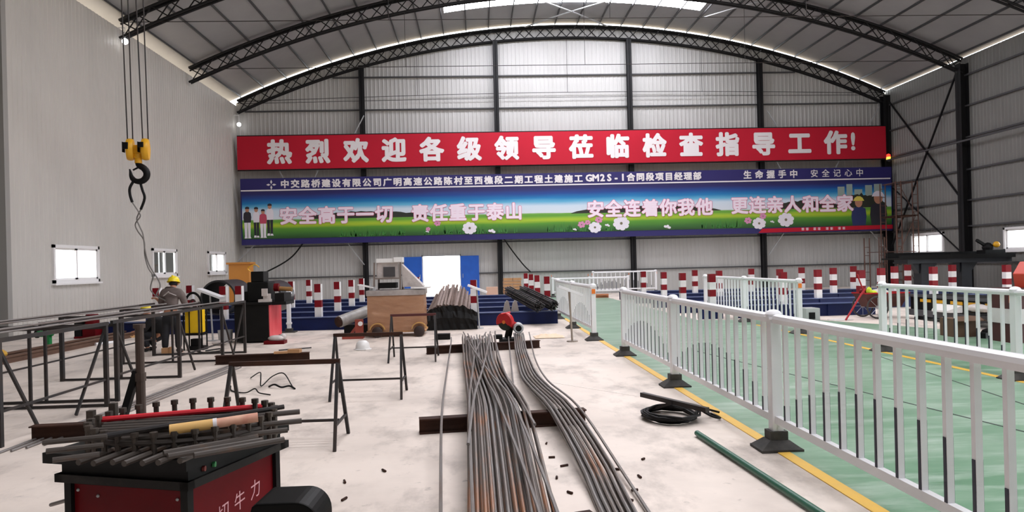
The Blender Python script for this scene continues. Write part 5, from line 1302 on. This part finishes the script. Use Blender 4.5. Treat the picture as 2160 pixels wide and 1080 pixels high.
# cartons by the back wall
for lay in range(6):
    for k in range(2):
        b = MB(); x = 1.36 + .42 * k + rr_.uniform(-.015, .015); b.cbox((x, 33.5, .142 + .143 * lay), (.40, .5, .118), rr_.uniform(-.06, .06))
        single('carton', b, M_card, 'flat brown carton in the %s stack right of the doors, %s layer from bottom' % (('left', 'right')[k], nth[lay]), 'carton', 'cartons stacked by the back wall')
b = MB(); b.box(1.1, 2.05, 33.2, 33.8, 0, .07); single('wood_pallet', b, P('wood_pallet', (150, 120, 90), .8), 'low wooden pallet under the brown cartons', 'pallet')
t = thing('pink_carton', 'single pale pink carton left of the dark column by the doors', 'carton', (.62, 33.4, 0))
b = MB(); b.box(.36, .89, 33.2, 33.7, .1, .53); part('box', b, P('pale_pink_card', (206, 170, 150), .8), t, bevel=.005)
b = MB(); b.box(.32, .93, 33.15, 33.75, 0, .1); part('skid', b, M_card, t)
b = MB(); b.cbox((5.2, 31.5, .05), (.9, .3, .1), .1); b.cbox((5.3, 31.4, .13), (.7, .25, .06), -.1); single('orange_planks', b, P('orange_wood', (190, 120, 84), .7), 'orange brown planks lying at the far end of the passage', 'planks')

# ------------------------------------------------------------------ right side
# small grey appliance by the fence
t = thing('grey_case', 'small grey and white case on the floor beyond the gap between fences', 'case', (8.1, 17.6, 0))
b = MB(); b.box(7.95, 8.3, 17.3, 17.75, 0, .3); part('case', b, P('light_grey_case', (176, 178, 176), .5), t, bevel=.01)
b = MB(); b.box(8.02, 8.17, 17.285, 17.3, .04, .2); part('dark_opening', b, M_black, t)
b = MB(); b.cbox((8.75, 17.2, .012), (.5, .3, .02), .2); single('white_sheet', b, M_hatw, 'white board flat on the floor right of the grey case', 'board')
# hand cart
t = thing('hand_cart', 'rusty hand cart with red handles and spoked wheel by the navy beams', 'cart', (9.6, 17.6, 0))
M_cart = P('rusty_cart_bin', (92, 46, 40), .7, 0, (64, 34, 30), 3, .7)
M_cred = P('red_cart_tube', (160, 30, 36), .5, spec=.2)
b = MB(); b._add([(9.6, 17.4, .28), (10.4, 17.4, .28), (10.4, 17.8, .28), (9.6, 17.8, .28), (9.42, 17.3, .62), (10.55, 17.3, .62), (10.55, 17.9, .62), (9.42, 17.9, .62)], [(0, 1, 2, 3), (0, 1, 5, 4), (1, 2, 6, 5), (2, 3, 7, 6), (3, 0, 4, 7)]); part('bin', b, M_cart, t)
b = MB(); b.tube([(9.42, 17.3, .62), (10.55, 17.3, .62), (10.55, 17.9, .62), (9.42, 17.9, .62)], .02, 6, closed=True); part('rim', b, M_cred, t)
for y in (17.26, 17.95):
    b = MB(); pts = [(9.62, y, .26 + 0)]; pts = [(9.72 + .26 * cos(2 * PI * i / 24), y, .28 + .26 * sin(2 * PI * i / 24)) for i in range(24)]; b.tube(pts, .022, 8, closed=True); wh = part('tyre', b, M_rubber, t, smooth=True)
    b = MB(); b.lathe([(.001, -.03), (.04, -.03), (.04, .03), (.001, .03)], (9.72, y, .28), 10, 'y')
    for k in range(8): b.tube([(9.72, y, .28), (9.72 + .25 * cos(k * PI / 4), y, .28 + .25 * sin(k * PI / 4))], .005, 4)
    part('spokes', b, M_galv, wh)
b = MB(); b.tube([(8.78, 17.0, .02), (9.3, 17.25, .6), (9.44, 17.3, .74)], .022, 8); part('handle_leg', b, M_cred, t)
b = MB(); b.tube([(9.42, 17.3, .62), (9.3, 17.3, .95), (9.25, 17.3, 1.1)], .018, 8); part('push_handle', b, M_cred, t)
b = MB(); b.sphere((9.62, 17.45, .66), .12, 10, 6, (.5, .8, 1.0)); b.sphere((9.70, 17.45, .64), .12, 10, 6, (.9, .8, .45)); part('yellow_vest', b, P('fluorescent_vest', (200, 216, 44), .7), t)
b = MB(); b.sphere((9.55, 17.6, .66), .1, 10, 6, (1, 1, .8)); part('red_cloth', b, M_redm, t)
b = MB(); b.sphere((9.95, 17.6, .62), .2, 10, 6, (1.3, 1, .5)); part('white_sack', b, M_film, t)
# black conveyor trough
t = thing('conveyor', 'long black conveyor bed with yellow stripe behind the right fence', 'conveyor', (10.95, 15.8, 0))
b = MB(); b.box(10.45, 11.5, 13.9, 17.1, .22, .58); part('bed', b, M_black, t)
b = MB(); b.box(10.38, 10.45, 13.85, 17.15, .10, .24); b.box(10.40, 10.46, 13.85, 17.15, .54, .60); part('side_rail', b, P('grey_black_rail', (70, 70, 74), .5), t)
b = MB()
for k in range(5): b.box(10.435, 10.449, 14.1 + .55 * k, 14.5 + .55 * k, .43, .50)
part('yellow_stripe', b, M_hook, t)
for y in (14.1, 15.5, 16.9): b = MB(); b.box(10.5, 11.4, y - .08, y + .08, 0, .22); part('leg', b, M_black, t)
b = MB(); b._add([(10.2, 15.35, .30), (10.44, 15.2, .42), (10.44, 16.1, .42), (10.2, 15.9, .30), (10.2, 15.35, .26), (10.44, 15.2, .26), (10.44, 16.1, .26), (10.2, 15.9, .26)], [(0, 1, 2, 3), (4, 7, 6, 5), (0, 4, 5, 1), (1, 5, 6, 2), (2, 6, 7, 3), (3, 7, 4, 0)]); part('white_chute', b, M_hatw, t)
b = MB(); b.sphere((10.15, 14.3, .42), .26, 14, 8, (.55, 1.2, .35)); part('white_sack', b, M_film, t, smooth=True)
b = MB(); b.box(10.02, 10.38, 14.1, 14.6, .28, .33); part('sack_bracket', b, M_black, t)
t = thing('open_carton', 'brown open cardboard box on the green floor behind the right fence', 'carton', (8.9, 13.2, 0))
M_cardd = P('dark_brown_cardboard', (104, 78, 60), .85, 0, (86, 64, 50), 4, .6)
b = MB(); b.box(8.75, 9.25, 13.0, 13.4, 0, .34); part('box', b, M_cardd, t)
b = MB(); b.cbox((9.0, 12.95, .34), (.5, .16, .015), 0, .5); b.cbox((9.31, 13.2, .33), (.16, .4, .015), 0, 0, .5); part('flap', b, M_cardd, t)
b = MB(); b.sphere((9.35, 12.85, .09), .14, 10, 6, (1.2, 1, .6)); b.cbox((9.15, 12.75, .05), (.2, .12, .1), .6); single('dark_scrap', b, M_black, 'dark scrap heap on the green floor right of the open carton', 'scrap')
# banded block and orange cover
t = thing('banded_block', 'large block banded dark red and white behind the right fence post', 'barrier', (9.45, 12.1, 0))
for z0, z1, mm, nm in ((0, .33, P('maroon_band', (72, 26, 26), .55, 0, (56, 20, 22), 4, .5), 'maroon_band'), (.33, .58, P('white_band_dirty', (216, 212, 212), .55, 0, (190, 184, 182), 4, .5), 'white_band'), (.58, .93, P('maroon_band', (72, 26, 26), .55), 'maroon_band')):
    b = MB(); e = .012 if nm == 'white_band' else 0; b.box(9.02 - e, 9.9 + e, 11.85 - e, 12.45 + e, z0, z1); part(nm, b, mm, t)
t = thing('orange_cover', 'orange red octagonal cover standing on the banded block', 'cover', (9.58, 12.1, .93))
M_or = P('orange_red_cover', (206, 64, 36), .45, 0, (184, 52, 30), 2, .5)
s8 = [(9.06, .93), (9.06, 1.19), (9.20, 1.40), (9.62, 1.40), (9.76, 1.19), (9.76, .93)]
b = MB(); b.prism([(9.36, .931), (9.33, 1.17), (9.46, 1.38), (9.78, 1.38), (9.85, 1.17), (9.82, .931)], 11.95, 12.25); part('shell', b, M_or, t, bevel=.01)
b = MB(); b.box(9.42, 9.75, 11.935, 11.95, 1.0, 1.02); part('seam', b, M_redm, t)
# slate steel bench beyond the posts
t = thing('steel_bench', 'heavy slate steel bench with haunched legs along the right wall', 'bench', (18.3, 27.2, 0))
b = MB(); b.box(16.3, 20.4, 26.8, 27.7, 1.20, 1.36); part('girder', b, M_steelbench, t)
b = MB(); b.box(15.9, 20.4, 26.6, 27.9, 1.36, 1.42); b.box(15.9, 20.4, 26.6, 26.7, 1.42, 1.52); b.box(16.1, 20.4, 27.8, 27.9, 1.42, 1.62); part('top', b, M_black, t)
for x in (17.15, 18.75):
    b = MB(); b.box(x - .2, x + .2, 27.0, 27.5, 0, 1.2); b.prism([(x - .2, 1.2), (x - .5, 1.2), (x - .2, .8)], 27.1, 27.4); b.prism([(x + .2, 1.2), (x + .5, 1.2), (x + .2, .8)], 27.1, 27.4); part('leg', b, M_steelbench, t)
t = thing('hydraulic_unit', 'small dark hydraulic unit on the slate bench before the right window', 'machine', (19.9, 27.2, 1.42))
b = MB(); b.box(19.5, 20.3, 27.0, 27.5, 1.425, 1.66); b.sphere((19.75, 27.2, 1.75), .2, 10, 6); b.bar((19.7, 27.2, 1.8), (19.3, 27.2, 2.05), .1); part('pump', b, M_black, t)
b = MB(); b.sphere((19.95, 27.0, 1.86), .12, 10, 6); part('yellow_cap', b, M_hook, t)
b = MB(); b.box(18.1, 18.35, 27.0, 27.3, 1.425, 1.56); single('oil_can', b, M_black, 'small dark can standing on the slate bench near the window', 'can')
t = thing('work_lamp', 'slim white work lamp leaning on a rusty pole by the scaffold', 'lamp', (18.9, 30.0, 0))
b = MB(); b.tube([(19.55, 30, 0), (18.78, 30, 1.18)], .025, 6); part('pole', b, M_rust_red, t)
b = MB(); b.tube([(18.82, 30, 1.12), (18.5, 30, 1.50)], .06, 8); part('tube', b, M_hatw, t)
# scaffold tower
t = thing('scaffold_tower', 'rust red pipe scaffold tower in the right back corner', 'scaffold', (19.4, 33.6, 0))
SX = (18.85, 19.7, 20.5); SY = (33.0, 34.3)
for x in SX:
    for y in SY:
        for dx in (-.13, .13):
            b = MB(); b.tube([(x + dx, y, 0), (x + dx, y, 5.0 if x > 19 else 2.4)], .028, 6); part('upright', b, M_rust_red, t)
        b = MB()
        for k in range(12 if x > 19 else 5): b.tube([(x - .13, y, .35 + .4 * k), (x + .13, y, .35 + .4 * k)], .014, 5)
        part('rungs', b, M_rust_red, t)
for z in (1.7, 3.35, 4.95):
    for y in SY:
        b = MB(); b.tube([(SX[0] if z < 3 else SX[1], y, z), (SX[2], y, z)], .02, 6); part('ledger', b, M_rust_red, t)
    for x in SX[1:]:
        b = MB(); b.tube([(x, SY[0], z), (x, SY[1], z)], .02, 6); part('ledger', b, M_rust_red, t)
for (x0, z0, x1, z1) in ((19.7, 1.7, 20.5, 3.35), (20.5, 3.35, 19.7, 4.95), (20.5, 0.1, 19.7, 1.7)):
    b = MB(); b.tube([(x0, SY[0], z0), (x1, SY[0], z1)], .016, 6); part('diagonal', b, M_rust_red, t)
b = MB(); b.box(19.6, 20.6, 32.95, 34.35, 3.37, 3.41); part('deck_board', b, M_rusty, t)

# glowing balls added as bright spots at the truss ends
for x, y, z, l in ((-11.35, 24.3, 9.15, 'small white glow added at the left end of the nearest truss'), (-11.35, 35.6, 8.62, 'small white glow added in the left back corner above the red banner')):
    t = thing('bright_spot', l, 'lamp', (x, y, z))
    b = MB(); b.tube([(x, y, z + .08), (x, y, z + .45)], .012, 6); b.bar((x, y, z + .45), (XL + .02, y, z + .45), .03); part('bracket', b, M_white, t)
    b = MB(); b.sphere((x, y, z), .1, 12, 8); part('glow_ball', b, P('white_glow', (255, 255, 255), .4, emit=4), t, smooth=True)
